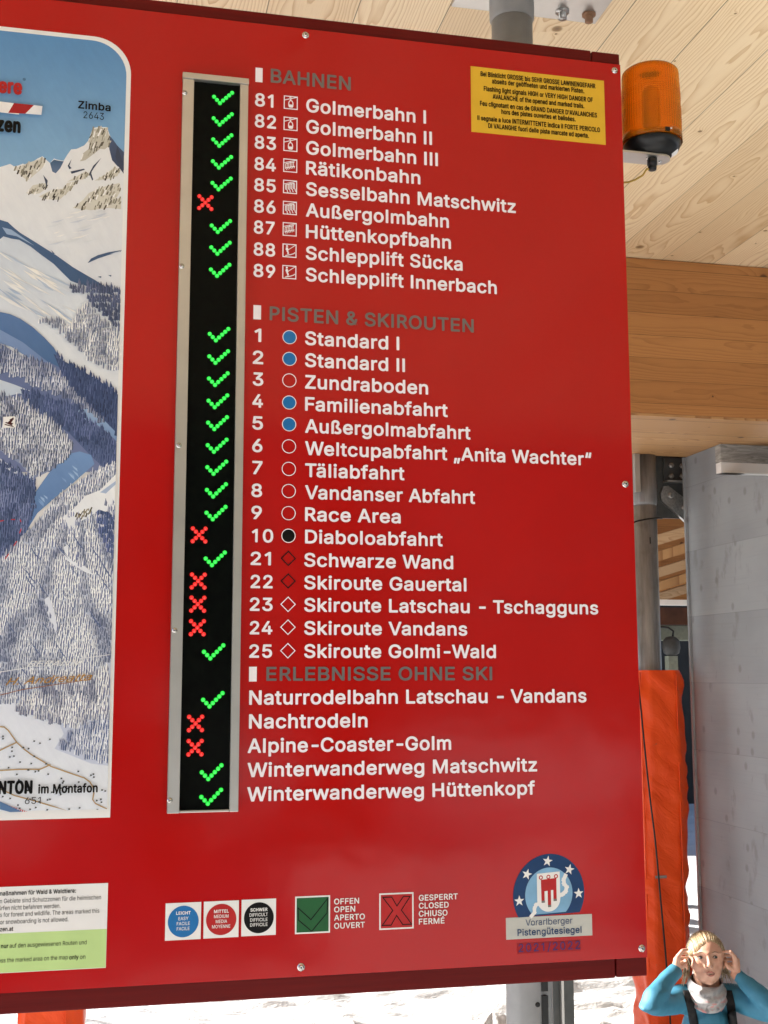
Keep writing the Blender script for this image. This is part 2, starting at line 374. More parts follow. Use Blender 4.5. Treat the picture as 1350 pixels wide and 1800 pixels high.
def lines_icon(kind, x0, z0, s):
    """pictogram in a white frame, s = side"""
    m = MB(); y = D-.0014; t = s*.055
    def L(pts, wd=.07):
        for (ax, az), (bx, bz) in zip(pts, pts[1:]):
            dx, dz = bx-ax, bz-az; n = math.hypot(dx, dz) or 1; ox, oz = -dz/n*wd/2, dx/n*wd/2
            m.flat([(x0+s*(ax+ox), z0+s*(az+oz)), (x0+s*(bx+ox), z0+s*(bz+oz)), (x0+s*(bx-ox), z0+s*(bz-oz)), (x0+s*(ax-ox), z0+s*(az-oz))], y - L.k); L.k += .00002
    L.k = 0
    P = lambda q: (m.flat([(x0+s*a, z0+s*b) for a, b in q], y-L.k), setattr(L, 'k', L.k+.00002))
    L([(0, .035), (1, .035)]); L([(0, .965), (1, .965)]); L([(.035, 0), (.035, 1)]); L([(.965, 0), (.965, 1)])
    if kind == 'gondola':
        L([(.06, .66), (.96, .95)], .06); L([(.5, .80), (.5, .68)], .08); L([(.40, .87), (.56, .93)], .06)
        P([(.32, .36), (.33, .22), (.40, .13), (.62, .13), (.68, .22), (.69, .36)])
        L([(.35, .36), (.37, .54), (.44, .65), (.56, .65), (.64, .54), (.66, .36)], .07)
    elif kind in ('chair', 'chair4'):
        L([(.06, .68), (.96, .95)], .05); L([(.5, .8), (.5, .70)], .06)
        n = 4 if kind == 'chair' else 6
        for k in range(n):
            a = .18 + k*(.56/(n-1)); b = .62 + k*.035
            if kind == 'chair': L([(a, b), (a, b-.32), (a+.12, b-.36), (a+.14, b-.52), (a+.2, b-.54)], .055); L([(a, b), (a+.08, b+.04), (a+.08, b-.3)], .05)
            else: L([(a, b), (a-.02, b-.36), (a+.06, b-.40), (a+.06, b-.46)], .045)
        L([(.17, .62), (.80, .80)], .06)
        if kind == 'chair4': L([(.16, .30), (.84, .48)], .06)
    else:
        c = [(.32+.075*math.cos(a), .83+.075*math.sin(a)) for a in np.linspace(0, 6.283, 12)[:-1]]; P(c)
        P([(.24, .74), (.40, .72), (.42, .50), (.36, .44), (.26, .50)])
        L([(.31, .48), (.42, .36), (.38, .24)], .11); L([(.22, .60), (.44, .56)], .08)
        L([(.40, .55), (.95, .95)], .045); L([(.20, .12), (.60, .22), (.84, .32), (.88, .40)], .06)
    return m
kinds = ['gondola', 'gondola', 'gondola', 'chair4', 'chair', 'chair', 'chair4', 'drag', 'drag']
icy = [180.3, 217.5, 254.2, 291, 328.4, 365.5, 403, 440.6, 478.4]
for k, (n, ny, nr, name, ty, tr) in enumerate(LIFT):
    text(str(n), 447.9-.34*k, ny, nr, 23.2, WV, board, 'row_number', .036)
    text(name, 537.9-.1*k, ty, tr, 24, WV, board, 'row_name', .036)
    x0, z0, x1, z1 = rect(511-.32*k, icy[k], 24.6, 24.6)
    lines_icon(kinds[k], x0, z0, x1-x0).build('lift_pictogram', WV, board)
RUN = [('1', 446.7, 601, 459, 'Standard I', 606.7, 701.5, 'b'), ('2', 444, 640, 462.6, 'Standard II', 645.2, 711.5, 'b'), ('3', 444, 678, 462.6, 'Zundraboden', 683.4, 752.2, 'o'),
       ('4', 443.3, 716.3, 462, 'Familienabfahrt', 722.2, 786.7, 'b'), ('5', 443.3, 755.2, 462, 'Außergolmabfahrt', 761, 826.7, 'b'), ('6', 443, 794.8, 461, 'Weltcupabfahrt „Anita Wachter“', 800, 1039, 'o'),
       ('7', 443, 833.7, 461, 'Täliabfahrt', 838.7, 710.7, 'o'), ('8', 441.5, 873.7, 460.5, 'Vandanser Abfahrt', 877.4, 834.8, 'o'), ('9', 441.5, 912.6, 460, 'Race Area', 916, 704, 'o'),
       ('10', 442.2, 953.3, 480, 'Diaboloabfahrt', 955.4, 777.8, 'k'), ('21', 440.2, 993.4, 476, 'Schwarze Wand', 996.2, 796.3, 'd'), ('22', 440.2, 1034, 479, 'Skiroute Gauertal', 1036, 819.5, 'd'),
       ('23', 438.8, 1073.9, 479, 'Skiroute Latschau - Tschagguns', 1075.4, 1051, 'w'), ('24', 438.8, 1115.2, 478.5, 'Skiroute Vandans', 1116, 821, 'w'), ('25', 437.8, 1156.3, 478, 'Skiroute Golmi-Wald', 1156.6, 871.4, 'w')]
cyy = [593, 631.1, 668.9, 707.8, 746, 784.8, 824.4, 863.3, 902.2, 941.9, 981.6, 1021.4, 1062.3, 1102.5, 1143.9]
def disc(cx, cz, r, n=40): return [(cx+r*math.cos(2*math.pi*k/n), cz+r*math.sin(2*math.pi*k/n)) for k in range(n)]
def ringm(m, outer, inner, y, mi=0):
    n = len(outer); m.add([(x, y, z) for x, z in outer]+[(x, y, z) for x, z in inner], [(i, (i+1) % n, n+(i+1) % n, n+i) for i in range(n)], mi)
for k, (n, nx, ny, nr, name, ty, tr, kind) in enumerate(RUN):
    text(n, nx, ny, nr, 23.6, WV, board, 'row_number', .036)
    text(name, 535.9 if k < 10 else 534.4, ty, tr, 24.3, WV, board, 'row_name', .036)
    c = B(508.9-.22*k, cyy[k]); px = B(520, cyy[k]).x-B(519, cyy[k]).x
    m = MB()
    if kind in 'bok':
        r = 12.4*px; ringm(m, disc(c.x, c.z, r), disc(c.x, c.z, r-1.3*px), D-.0016, 0)
        if kind != 'o': m.flat(disc(c.x, c.z, r-1.1*px), D-.0012, 1)
        m.build('piste_marker', [WV, M['blue_vinyl'] if kind == 'b' else M['black_vinyl']], board)
    else:
        q = lambda r: [(c.x+r, c.z), (c.x, c.z+r), (c.x-r, c.z), (c.x, c.z-r)]
        ringm(m, q(13.6*px), q(11.0*px if kind == 'd' else 11.6*px), D-.0016, 0); m.build('piste_marker', WV if kind == 'w' else M['black_vinyl'], board)
for body, lx, ly, rx in (('Naturrodelbahn Latschau - Vandans', 437.6, 1239, 1030.6), ('Nachtrodeln', 437.3, 1280.9, 645.7), ('Alpine-Coaster-Golm', 435, 1323.7, 792.8),
                         ('Winterwanderweg Matschwitz', 434.6, 1366.2, 944), ('Winterwanderweg Hüttenkopf', 434, 1409, 940.4)):
    text(body, lx, ly, rx, 25.5, WV, board, 'row_name', .036)

# --- LED column
led = thing('led_display', 'tall narrow black LED display of green ticks and red crosses in an aluminium frame', 'LED display', (B(370, 1426).x, D-.01, B(370, 1426).z))
lx0 = B(307, 780).x; lx1 = B(426.4, 780).x; lz1 = B(378, 140).z; lz0 = B(354, 1427).z
sx0 = B(327.5, 780).x; sx1 = B(411.5, 780).x; sz1 = B(379, 150.5).z; sz0 = B(358, 1422.5).z
pr = .022
def bar(lo, hi, name='frame_rail', mat='aluminium', parent=led):
    m = MB(); m.box(lo, hi, bev=.0015); return m.build(name, M[mat], parent)
bar((lx0, D-pr, lz0), (sx0, D-.0006, sz1)); bar((sx1, D-pr, lz0), (lx1, D-.0006, sz1))
bar((lx0-.001, D-pr-.003, sz1+.0003), (lx1+.001, D-.0006, lz1)); bar((sx0+.0003, D-pr+.001, lz0+.0005), (sx1-.0003, D-.0006, sz0))
m = MB(); m.box((sx0+.0002, D-.011, sz0+.0002), (sx1-.0002, D-.0007, sz1-.0002)); m.build('screen', M['black_screen'], led)
def dots(name, cells, org, mat, gp):
    m = MB(); core = []; r = .0057
    for cx, cz in cells:
        prof = [(1, 0), (.93, .28), (.7, .55), (.4, .72), (.12, .8)]; n = 14; o = len(m.v)
        m.lathe((org[0]+cx*gp[0], D-.0112, org[1]+cz*gp[1]), [(r*a, r*b) for a, b in prof], n, 0, 'y')
        for a, b in prof: core += [max(0, 1-a)**.55 if a < .99 else 0]*n
        core += [0]*n + [1]*n
    o = m.build(name, M[mat], led); at = o.data.attributes.new('core', 'FLOAT', 'POINT'); at.data.foreach_set('value', np.array(core, np.float32)); return o
TICK = [(0, 2), (1, 1), (2, 0), (3, 1), (4, 2), (5, 3), (6, 4)]; CROSS = [(k, k) for k in (-2, -1, 0, 1, 2)]+[(k, -k) for k in (-2, -1, 1, 2)]
TK = [(385.6,181.2),(384.6,219),(384.4,256.2),(384.1,294.6),(383.3,332.7),(382.7,407.7),(382,446),(381.3,485),(380,598.3),(379.3,637.7),(378.7,676.7),(378,715.7),(377.7,754.3),
      (377,794),(376,832.7),(375.7,872.7),(375,912.7),(373.7,993.3),(369.3,1157.3),(368,1241.7),(365,1369.3),(363.3,1412.7)]
CR = [(360,356),(351,940.3),(349.3,1021.3),(348,1062),(347,1103.3),(343.3,1271.7),(342,1314.3)]
gx = (B(407.3, 163, D-.012).x-B(375.6, 167, D-.012).x)/6; gz = gx*1.02
tx = float(np.mean([B(x, y, D-.012).x for x, y in TK])); cx_ = float(np.mean([B(x, y, D-.012).x for x, y in CR]))
for x, y in TK: dots('green_tick', TICK, (tx-2*gx, B(x, y, D-.012).z), 'green_light', (gx, gz))
for x, y in CR: dots('red_cross', CROSS, (cx_, B(x, y, D-.012).z), 'red_light', (gx, gz))
for p in ((325, 163), (319.5, 468), (314.5, 783), (307, 1108), (298.5, 1407)): screw(*p, r=.0044, parent=led, y=D-pr)

# --- yellow avalanche warning
def quad(pts, mat, name, parent=board, y=D-.0012):
    q = [B(*p) for p in pts]; x0 = (q[0].x+q[3].x)/2; x1 = (q[1].x+q[2].x)/2; z1 = (q[0].z+q[1].z)/2; z0 = (q[2].z+q[3].z)/2
    m = MB(); m.box((x0, y, z0), (x1, D-.0001, z1)); o = m.build(name, mat, parent); o['_r'] = (x0, z0, x1, z1); return o, (x0, z0, x1, z1)
yl, _ = quad([(827.3,116.7),(1061.8,142.2),(1064,254.4),(828.4,232.2)], M['yellow_vinyl'], 'warning_sticker')
for body, lx, ly, rx in (('Bei Blinklicht GROSSE bis SEHR GROSSE LAWINENGEFAHR', 844.4, 134.4, 1045.6), ('abseits der geöffneten und markierten Pisten.', 864.4, 147.3, 1026.2),
    ('Flashing light signals HIGH or VERY HIGH DANGER OF', 850, 160.4, 1041.1), ('AVALANCHE of the opened and marked trails.', 865.6, 174.4, 1026.2),
    ("Feu clignotant en cas de GRAND DANGER D'AVALANCHES", 843.3, 186.2, 1048.4), ('hors des pistes ouvertes et balisées.', 881, 201, 1011),
    ('Il segnale a luce INTERMITTENTE indica il FORTE PERICOLO', 838.9, 211.6, 1053.8), ('DI VALANGHE fuori delle piste marcate ed aperte.', 857.8, 225.6, 1034.4)):
    text(body, lx, ly, rx, 8.6, M['black_vinyl'], yl, 'lettering', .035)

# --- difficulty stickers
for pts, c, mat, words in ((((291.3,1587.4),(353.9,1585.9),(352.4,1650.2),(289.6,1653.8)), (322.1,1619.6), 'blue_vinyl', [('LEICHT',309.5,1608,335),('EASY',313.5,1617.5,331),('FACILE',310.5,1626.5,333.5),('FACILE',310.5,1635.5,333)]),
        (((358.6,1585.2),(420,1582.2),(419,1646.7),(357,1650)), (388.8,1616), 'red_vinyl', [('MITTEL',376,1605,402),('MEDIUM',376,1613.8,401.5),('MEDIA',379,1622.6,399),('MOYENNE',372.5,1631.8,404.5)]),
        (((425,1581.7),(485.3,1579.2),(484.5,1643),(423.6,1646)), (454.9,1613), 'black_vinyl', [('SCHWER',440,1602.3,470),('DIFFICULT',438.5,1611.2,470.5),('DIFFICILE',439.5,1620,470),('DIFFICILE',439.5,1628.6,470)])):
    st, r = quad(pts, M['white_print'], 'difficulty_sticker')
    q = B(*c); rr = (r[2]-r[0])*.432; m = MB(); m.flat(disc(q.x, q.z, rr, 48), D-.0017); m.build('colour_disc', M[mat], st)
    for k, (b, lx, ly, rx) in enumerate(words): text(b, lx, ly, rx, 5.9, M['white_print'], st, 'lettering', .05 if k == 0 else .02)

def polyline(m, pts, wd, y, mi=0, closed=False):
    if closed: pts = list(pts)+[pts[0]]
    k = 0
    for (ax, az), (bx, bz) in zip(pts, pts[1:]):
        dx, dz = bx-ax, bz-az; n = math.hypot(dx, dz) or 1; ux, uz = dx/n*wd/2, dz/n*wd/2; ox, oz = -uz, ux
        m.flat([(ax-ux+ox, az-uz+oz), (bx+ux+ox, bz+uz+oz), (bx+ux-ox, bz+uz-oz), (ax-ux-ox, az-uz-oz)], y-k*.00003, mi); k += 1
px1 = B(550, 1600).x-B(549, 1600).x
of, r = quad([(518.9,1576),(580.5,1573.5),(579.6,1639.3),(518.3,1642)], M['white_print'], 'open_symbol')
m = MB(); i = 2.6*px1; m.flat([(r[0]+i, r[1]+i), (r[2]-i, r[1]+i), (r[2]-i, r[3]-i), (r[0]+i, r[3]-i)], D-.0016)
m.build('green_field', M['green_vinyl'], of)
fx = lambda a, b: (r[0]+(r[2]-r[0])*a, r[3]-(r[3]-r[1])*b)
m = MB(); polyline(m, [fx(.08,.30), fx(.45,.63), fx(.93,.08), fx(.91,.47), fx(.475,.94), fx(.10,.63)], 1.6*px1, D-.002, closed=True); m.build('tick_outline', M['black_vinyl'], of)
for b, ly, rx in (('OFFEN', 1589.7, 630.9), ('OPEN', 1603.7, 624), ('APERTO', 1618, 641), ('OUVERT', 1632.5, 641)): text(b, 587, ly, rx, 10.2, M['white_print'], board, 'legend_lettering', .03)
cl, r = quad([(666.4,1570.2),(726.5,1568.4),(727.1,1631.8),(666.8,1634.6)], M['white_print'], 'closed_symbol')
m = MB(); m.flat([(r[0]+i, r[1]+i), (r[2]-i, r[1]+i), (r[2]-i, r[3]-i), (r[0]+i, r[3]-i)], D-.0016); m.build('red_field', M['red_vinyl'], cl)
m = MB(); polyline(m, [fx(.10,.11), fx(.36,.11), fx(.51,.36), fx(.70,.11), fx(.90,.11), fx(.64,.48), fx(.94,.88), fx(.68,.88), fx(.50,.62), fx(.34,.88), fx(.08,.88), fx(.39,.48)], 1.6*px1, D-.002, closed=True)
m.build('cross_outline', M['black_vinyl'], cl)
for b, ly, rx in (('GESPERRT', 1583.3, 804.3), ('CLOSED', 1597.3, 788.4), ('CHIUSO', 1611.2, 786.2), ('FERMÉ', 1625, 781)): text(b, 735.8, ly, rx, 10.4, M['white_print'], board, 'legend_lettering', .03)

# --- round seal with stars and shield
c = B(964.6, 1571.5); s = B(965.6, 1571.5).x-c.x; K = s/6.75            # one pixel of the seal's close-up
E_ = lambda x, y: (c.x+(x-706)*K, c.z-(y-550+ (x-706)*-.040)*K)
seal = thing  # placeholder name kept free
m = MB(); a0 = math.asin(220/430)
arc = [(706+423*math.cos(t), 550-438*math.sin(t)) for t in np.linspace(-.54, math.pi+.54, 60)]
m.flat([E_(*p) for p in arc], D-.0012); em = m.build('quality_seal', M['navy_vinyl'], board)
m = MB(); m.flat([E_(706+281*math.cos(t), 550-290*math.sin(t)) for t in np.linspace(-.80, math.pi+.80, 50)], D-.0015); m.build('sky_field', M['sky_blue_vinyl'], em)
for sx, sy, rt in ((697,190,.2), (450,315,.3), (955,300,.25), (355,597,0), (1060,570,0)):
    m = MB(); m.flat([E_(sx+(62 if k % 2 == 0 else 25)*math.sin(rt+k*math.pi/5), sy-(62 if k % 2 == 0 else 25)*math.cos(rt+k*math.pi/5)) for k in range(10)], D-.0016); m.build('star', M['white_print'], em)
for path, wd in (([(905,365),(885,405),(888,450),(918,490),(905,535),(870,562),(840,572)], 44), ([(590,640),(550,655),(532,690),(530,735),(495,770)], 40)):
    m = MB(); polyline(m, [E_(*p) for p in path], wd*K, D-.0017); m.build('white_ribbon', M['white_print'], em)
m = MB(); m.flat([E_(566,318), E_(838,312)]+[E_(702+137*math.cos(t), 605+135*math.sin(t)) for t in np.linspace(0, math.pi, 20)], D-.0021); m.build('shield', M['white_print'], em)
m = MB(); m.flat([E_(*p) for p in ((612,388),(795,380),(795,610),(757,612),(757,508),(728,508),(728,672),(690,675),(690,512),(652,514),(652,620),(615,622))], D-.0024)
for sx in (612, 702, 792): ringm(m, [E_(sx+24*math.cos(t), 362+24*math.sin(t)) for t in np.linspace(0, 6.283, 17)[:-1]], [E_(sx+13*math.cos(t), 362+13*math.sin(t)) for t in np.linspace(0, 6.283, 17)[:-1]], D-.0025)
m.build('red_banner', M['red_vinyl'], em)
m = MB()
for x0, x1, y0 in ((615, 655, 620), (690, 728, 672), (757, 797, 612)): m.flat([E_(x0, y0-6), E_(x1, y0-6), E_(x1, y0+18), E_(x0, y0+18)], D-.0026)
m.build('fringe', M['grey_vinyl'], em)
sg, r = quad([(888.9,1613),(1040,1607),(1041,1644.5),(889.9,1651.2)], M['pale_grey_vinyl'], 'seal_plate')
text('Vorarlberger', 923.4, 1627, 1005.9, 11.2, M['navy_vinyl'], sg, 'lettering', .0)
text('Pistengütesiegel', 909.3, 1645, 1021.9, 11.8, M['navy_vinyl'], sg, 'lettering', .025)
plain('faded_red_print', (.33, .006, .009), .4)
yr, r = quad([(908.9,1657.9),(1021,1653),(1021,1671.5),(908.9,1676)], M['faded_red_print'], 'year_sticker')
text('2021/2022', 911, 1673.5, 1019.5, 14.5, M['faded_navy_print'], yr, 'lettering', .012, spacing=.12)

# --- forest notice
nX0 = B(-330, 1640).x
q1 = B(190.7, 1552); q2 = B(185.3, 1701); qd = B(186, 1632.7)
m = MB(); m.box((nX0, D-.0012, q2.z), ((q1.x+q2.x)/2, D-.0001, q1.z)); no = m.build('forest_notice', M['white_print'], board)
m = MB(); m.box((nX0+.0005, D-.0014, q2.z+.001), ((q1.x+q2.x)/2-.0005, D-.00125, qd.z)); m.build('green_field', M['pale_green_print'], no)
BK = M['black_vinyl']
for body, lx, ly, rx, cap, bold in (('maßnahmen für Wald & Waldtiere:', -2, 1574.3, 133.3, 7.6, .025), ('n Gebiete sind Schutzzonen für die heimischen', 0, 1587.6, 177.3, 7.6, .0), ('ürfen nicht befahren werden.', -2, 1600, 106, 7.6, 0),
    ('s for forest and wildlife. The areas marked this', 0, 1611.7, 174.3, 7.6, 0), ('or snowboarding is not allowed.', 0, 1624.4, 120, 7.6, 0), ('zen.at', 0, 1637, 23.3, 7.6, .03),
    ('nur', 1.7, 1666.7, 14.6, 7.6, .03), ('auf den ausgewiesenen Routen und', 17, 1666, 152, 7.6, 0), ('oss the marked area on the map', -3, 1692, 119, 7.6, 0), ('only', 121.7, 1686.4, 138, 7.6, .03), ('on', 140.5, 1685.5, 150, 7.6, 0)):
    text(body, lx, ly, rx, cap, BK, no, 'lettering', bold)
# ------------------------------------------------------------------ the painted piste map
g = G('map_print'); a = g.n.new('ShaderNodeAttribute'); a.attribute_name = 'ink'; P = g.pos(); br = g.noise(g.vec(g.math('ADD', g.math('MULTIPLY', P[0], 60.0), g.math('MULTIPLY', P[2], 38.0)), 0.0, g.math('MULTIPLY', g.math('SUBTRACT', P[2], P[0]), 14.0)), 1.0, 5, .65)
b2 = g.noise(g.vec(P[0], 0.0, P[2]), 9, 4, .6); tn = g.math('ADD', g.math('ADD', .92, g.math('MULTIPLY', br, .18)), g.math('MULTIPLY', g.math('SUBTRACT', b2, .5), .22))
g.out(g.mix(1.0, a.outputs['Color'], g.vec(tn, tn, g.math('POWER', tn, .8)), 'MULTIPLY'), .3, 0, Specular_IOR_Level=.28)
class Paint(MB):
    def __init__(s): super().__init__(); s.lay = 0.0; s.inc = 18e-6
    def poly(s, pts, col, col2=None, y=None):          # pts in picture pixels, straight colour or top-to-bottom gradient
        s.lay += s.inc; yy = D-.0013-s.lay
        q = [B(*p, D) for p in pts]; a = [(p.x, p.z) for p in q]
        n = len(a); ar = sum(a[i][0]*a[(i+1) % n][1]-a[(i+1) % n][0]*a[i][1] for i in range(n))
        if ar < 0: a = a[::-1]; pts = pts[::-1]
        y0 = min(p[1] for p in pts); y1 = max(p[1] for p in pts)
        fx_ = lambda c, k=1.0: (c[0], min(255, c[1]+.13*max(0, min(1, (125-c[1])/40))*max(0, c[2]-c[1])), c[2]-.08*max(0, min(1, (125-c[1])/40))*max(0, c[2]-c[0]))
        c1 = np.array(S(fx_(col))); c2 = np.array(S(fx_(col2 or col)))
        s.add([(x, yy, z) for x, z in a], [tuple(range(n))])
        for p in pts:
            t = (p[1]-y0)/max(1e-6, y1-y0); s.c.append(tuple(c1*(1-t)+c2*t))
    def strokes(s, pts): pass
    def finish(s, parent):
        o = s.build('landscape_print', M['map_print'], parent)
        at = o.data.color_attributes.new('ink', 'FLOAT_COLOR', 'POINT')
        at.data.foreach_set('color', np.hstack([np.array(s.c), np.ones((len(s.c), 1))]).astype(np.float32).ravel())
        return o
def inside(p, poly):
    x, y = p; r = False; n = len(poly); j = n-1
    for i in range(n):
        xi, yi = poly[i]; xj, yj = poly[j]
        if (yi > y) != (yj > y) and x < (xj-xi)*(y-yi)/(yj-yi)+xi: r = not r
        j = i
    return r
# smooth value noise for tree stands
_N = rng.random((64, 64))
def vn(x, y):
    xi, yi = int(math.floor(x)), int(math.floor(y)); fx_, fy_ = x-xi, y-yi
    fx_ = fx_*fx_*(3-2*fx_); fy_ = fy_*fy_*(3-2*fy_)
    a = lambda i, j: _N[(xi+i) % 64, (yi+j) % 64]
    return (a(0,0)*(1-fx_)+a(1,0)*fx_)*(1-fy_)+(a(0,1)*(1-fx_)+a(1,1)*fx_)*fy_
mapL = -430                                            # picture x of the map's left end, outside the frame
mX1 = (B(229.3, 143).x+B(194.3, 1436).x)/2; mZ1 = B(120, 59.5).z; mZ0 = B(97, 1439.5).z; mX0 = B(mapL, 700).x
def rrect(x0, z0, x1, z1, rad, n=14):
    o = [(x0, z0), (x1, z0)]
    o += [(x1-rad+rad*math.cos(t), z1-rad+rad*math.sin(t)) for t in np.linspace(0, math.pi/2, n)]
    o += [(x0+rad-rad*math.sin(t), z1-rad+rad*math.cos(t)) for t in np.linspace(0, math.pi/2, n)]
    return o
wpx = B(150, 700).x-B(149, 700).x; bw = 8.3*wpx; rad = 70*wpx
m = MB(); m.prism(rrect(mX0, mZ0, mX1, mZ1, rad), D-.0011, D-.0001); tm = m.build('trail_map', M['white_print'], board)
ix0, iz0, ix1, iz1 = mX0+bw, mZ0+bw*1.1, mX1-bw, mZ1-bw
pm = Paint(); pm.c = []
# sky: own clipped shape, gradient
q = rrect(ix0, iz0, ix1, iz1, rad-bw*.6); cut = B(120, 330).z
q = [p for p in q if p[1] > cut]; q = [(ix1, cut)]+q+[(ix0, cut)]
ar = 0; zs = [p[1] for p in q]; z0, z1 = min(zs), max(zs)
pm.add([(x, D-.00125, z) for x, z in q], [tuple(range(len(q)))])
for x, z in q:
    t = (z-z0)/(z1-z0); pm.c.append(tuple(np.array(S((132, 172, 205)))*(1-t)+np.array(S((88, 138, 186)))*t))
def edge(y): # right print edge in picture pixels
    return 221.5-(y-143)*(34.0/1293)+.3
def P_(pts, c1, c2=None): pm.poly([(min(x, edge(y)) , min(y, 1427.5+(x/190.)*-5.5)) for x, y in pts], c1, c2)
LO = mapL+9
far = [(LO, 300), (-330, 262), (-250, 300), (-170, 250), (-90, 296)]
ridge = far+[(0,294),(10,291),(18,288.5),(25,293),(33,291),(40,288),(47,290),(55,287),(66,279),(75,275),(80,280),(88,287),(95,279),(100,281),(112,283),(118,273),(125,263),(135,262),(148,256),(155,248),(158,240),(163,226),(170,224),(188,224),(193,238),(199,247),(205,256),(212,266),(221,274)]
P_(ridge+[(221, 520), (LO, 520)], (226, 227, 228), (214, 218, 224))
P_([(LO, 380), (-200, 360), (0, 386), (40, 420), (120, 480), (216, 540), (216, 700), (LO, 700)], (196, 206, 218), (222, 225, 228))
P_([(192,238),(199,246),(206,256),(218,268),(219,300),(206,292),(197,282),(192,262)], (74, 84, 120), (58, 66, 98))
P_([(88,287),(95,281),(104,283),(112,284),(106,296),(98,305),(92,302)], (62, 84, 125), (96, 116, 150))
def rocks(*a, **k):
    pm.inc = 1.5e-6; rocks_(*a, **k); pm.inc = 18e-6
def rocks_(poly, n, big=9, cols=((168,164,148),(140,136,120),(192,188,174),(112,108,98))):
    xs = [p[0] for p in poly]; ys = [p[1] for p in poly]; done = 0
    for _ in range(n*9):
        p = (random.uniform(min(xs), max(xs)), random.uniform(min(ys), max(ys)))
        if not inside(p, poly) or p[0] > edge(p[1])-2: continue
        done += 1; h = random.uniform(.5, 1)*big; wd = random.uniform(1.2, 3.0); sl = random.uniform(-.55, -.15)
        c = random.choice(cols) if random.random() < .68 else random.choice(((58,52,48),(235,234,232),(92,86,74)))
        P_([(p[0]+sl*h*-.5-wd/2, p[1]-h/2), (p[0]-sl*h*.5+wd/2, p[1]-h/2+.8), (p[0]+sl*h*.5+wd/2, p[1]+h/2), (p[0]+sl*h*.5-wd/2, p[1]+h/2-.6)], c)
        if done >= n: break
TOW = [(163,227),(188,225),(192,240),(193,256),(184,263),(176,262),(166,270),(150,282),(141,284),(146,270),(156,262),(158,244)]
P_(TOW, (196, 193, 182), (184, 180, 168)); rocks(TOW, 46, 14)
for poly, n in (([(26,296),(60,283),(78,278),(80,290),(70,300),(58,310),(48,318),(36,308)], 40), ([(46,340),(58,326),(82,322),(84,330),(70,340),(58,342)], 16), ([(68,346),(92,334),(112,332),(118,322),(138,318),(122,336),(104,352),(80,350)], 34),
                ([(128,366),(146,352),(156,340),(178,330),(210,322),(213,334),(204,350),(213,348),(213,368),(190,366),(160,370)], 70), ([(166,318),(184,308),(202,294),(212,300),(206,310),(186,316)], 26), ([(118,320),(150,302),(160,306),(146,316)], 10)):
    P_(poly, (206, 203, 192)); rocks(poly, n, 10)
for a in (((178,278),(165,296),(160,304),(164,316),(162,318),(157,305),(164,292)), ((126,280),(122,292),(126,296),(122,298),(119,292)), ((76,308),(84,318),(82,330),(79,318)), ((124,302),(148,297),(149,299),(126,306)), ((206,256),(216,286),(218,306),(210,296),(203,276))): P_(list(a), (58, 64, 92))
# long shadowed ridge
P_([(LO,330),(-120,360),(0,387),(14,391),(26,402),(36,410),(62,426),(100,450),(128,470),(150,483),(166,492),(186,505),(201,521),(184,514),(160,505),(140,500),(124,494),(108,478),(94,464),(72,448),(54,434),(34,422),(20,420),(6,416),(0,421),(LO,390)], (72, 96, 142), (62, 82, 128))
P_([(4,400),(20,404),(60,432),(30,416),(12,412)], (150, 172, 200))
for a in (((154,463),(160,455),(172,449),(190,444),(214,440),(212,443),(190,449),(172,455)), ((150,486),(160,489),(158,493)), ((172,487),(178,486),(178,489)), ((190,484),(196,484),(195,487)), ((90,440),(97,447),(93,446))): P_(list(a), (66, 84, 128))
# wind-smoothed slopes
for k in range(46):
    x = random.uniform(-10, 110); y = 440+x*.5+random.uniform(0, 95); L = random.uniform(25, 70); sl = random.uniform(.45, .8)
    if y+L*sl > 556 + max(0, x)*.25: continue
    c = random.choice(((232,232,230),(178,192,210),(206,212,220),(168,184,206),(236,234,228))); t = random.uniform(1, 5)
    P_([(x, y), (x+L*.5, y+L*.5*sl-t*.6), (x+L, y+L*sl), (x+L*.5, y+L*.5*sl+t)], c)
for k in range(30):
    x = random.uniform(40, 205); y = random.uniform(372, 480)
    if y > 400+.42*x: continue
    L = random.uniform(10, 34); P_([(x, y), (x+L*.6, y-L*.12-1), (x+L, y-L*.25), (x+L*.5, y-L*.06+1)], random.choice(((214,218,222),(234,233,231),(202,208,218))))
# blue shadow bowl and its snow
P_([(LO,500),(-100,520),(0,549),(18,553),(36,561),(58,576),(78,594),(95,612),(106,632),(107,650),(92,646),(72,630),(46,612),(20,598),(0,590),(LO,560)], (96, 128, 176), (72, 98, 148))
P_([(LO,562),(0,580),(40,602),(86,638),(60,636),(20,610),(0,604),(LO,590)], (128, 152, 190), (110, 134, 176))
P_([(92,640),(108,648),(138,668),(170,684),(210,698),(209,716),(196,734),(208,780),(208,830),(LO,830),(LO,610),(0,604),(40,628)], (96, 108, 152), (112, 122, 160))
DK = [(94,622),(110,634),(136,648),(172,668),(209,694),(207,778),(192,752),(162,722),(134,694),(112,664)]
P_(DK, (60, 68, 116), (70, 80, 130))
P_([(LO,650),(0,668),(24,676),(60,690),(106,706),(92,708),(60,700),(34,692),(0,700),(LO,690)], (206, 212, 220), (184, 198, 214))
DD = [(36,684),(60,690),(100,704),(134,714),(160,744),(188,764),(205,782),(205,816),(182,822),(160,802),(122,762),(80,732),(46,712)]
P_(DD, (76, 86, 134), (82, 92, 140))
P_([(136,722),(150,718),(164,724),(186,742),(206,762),(205,776),(186,758),(166,744),(150,738)], (150, 176, 208), (120, 148, 188))
P_([(LO,700),(0,695),(34,700),(60,720),(100,750),(130,782),(124,802),(108,816),(80,832),(58,842),(36,816),(0,792),(LO,760)], (120, 130, 164), (140, 150, 178))
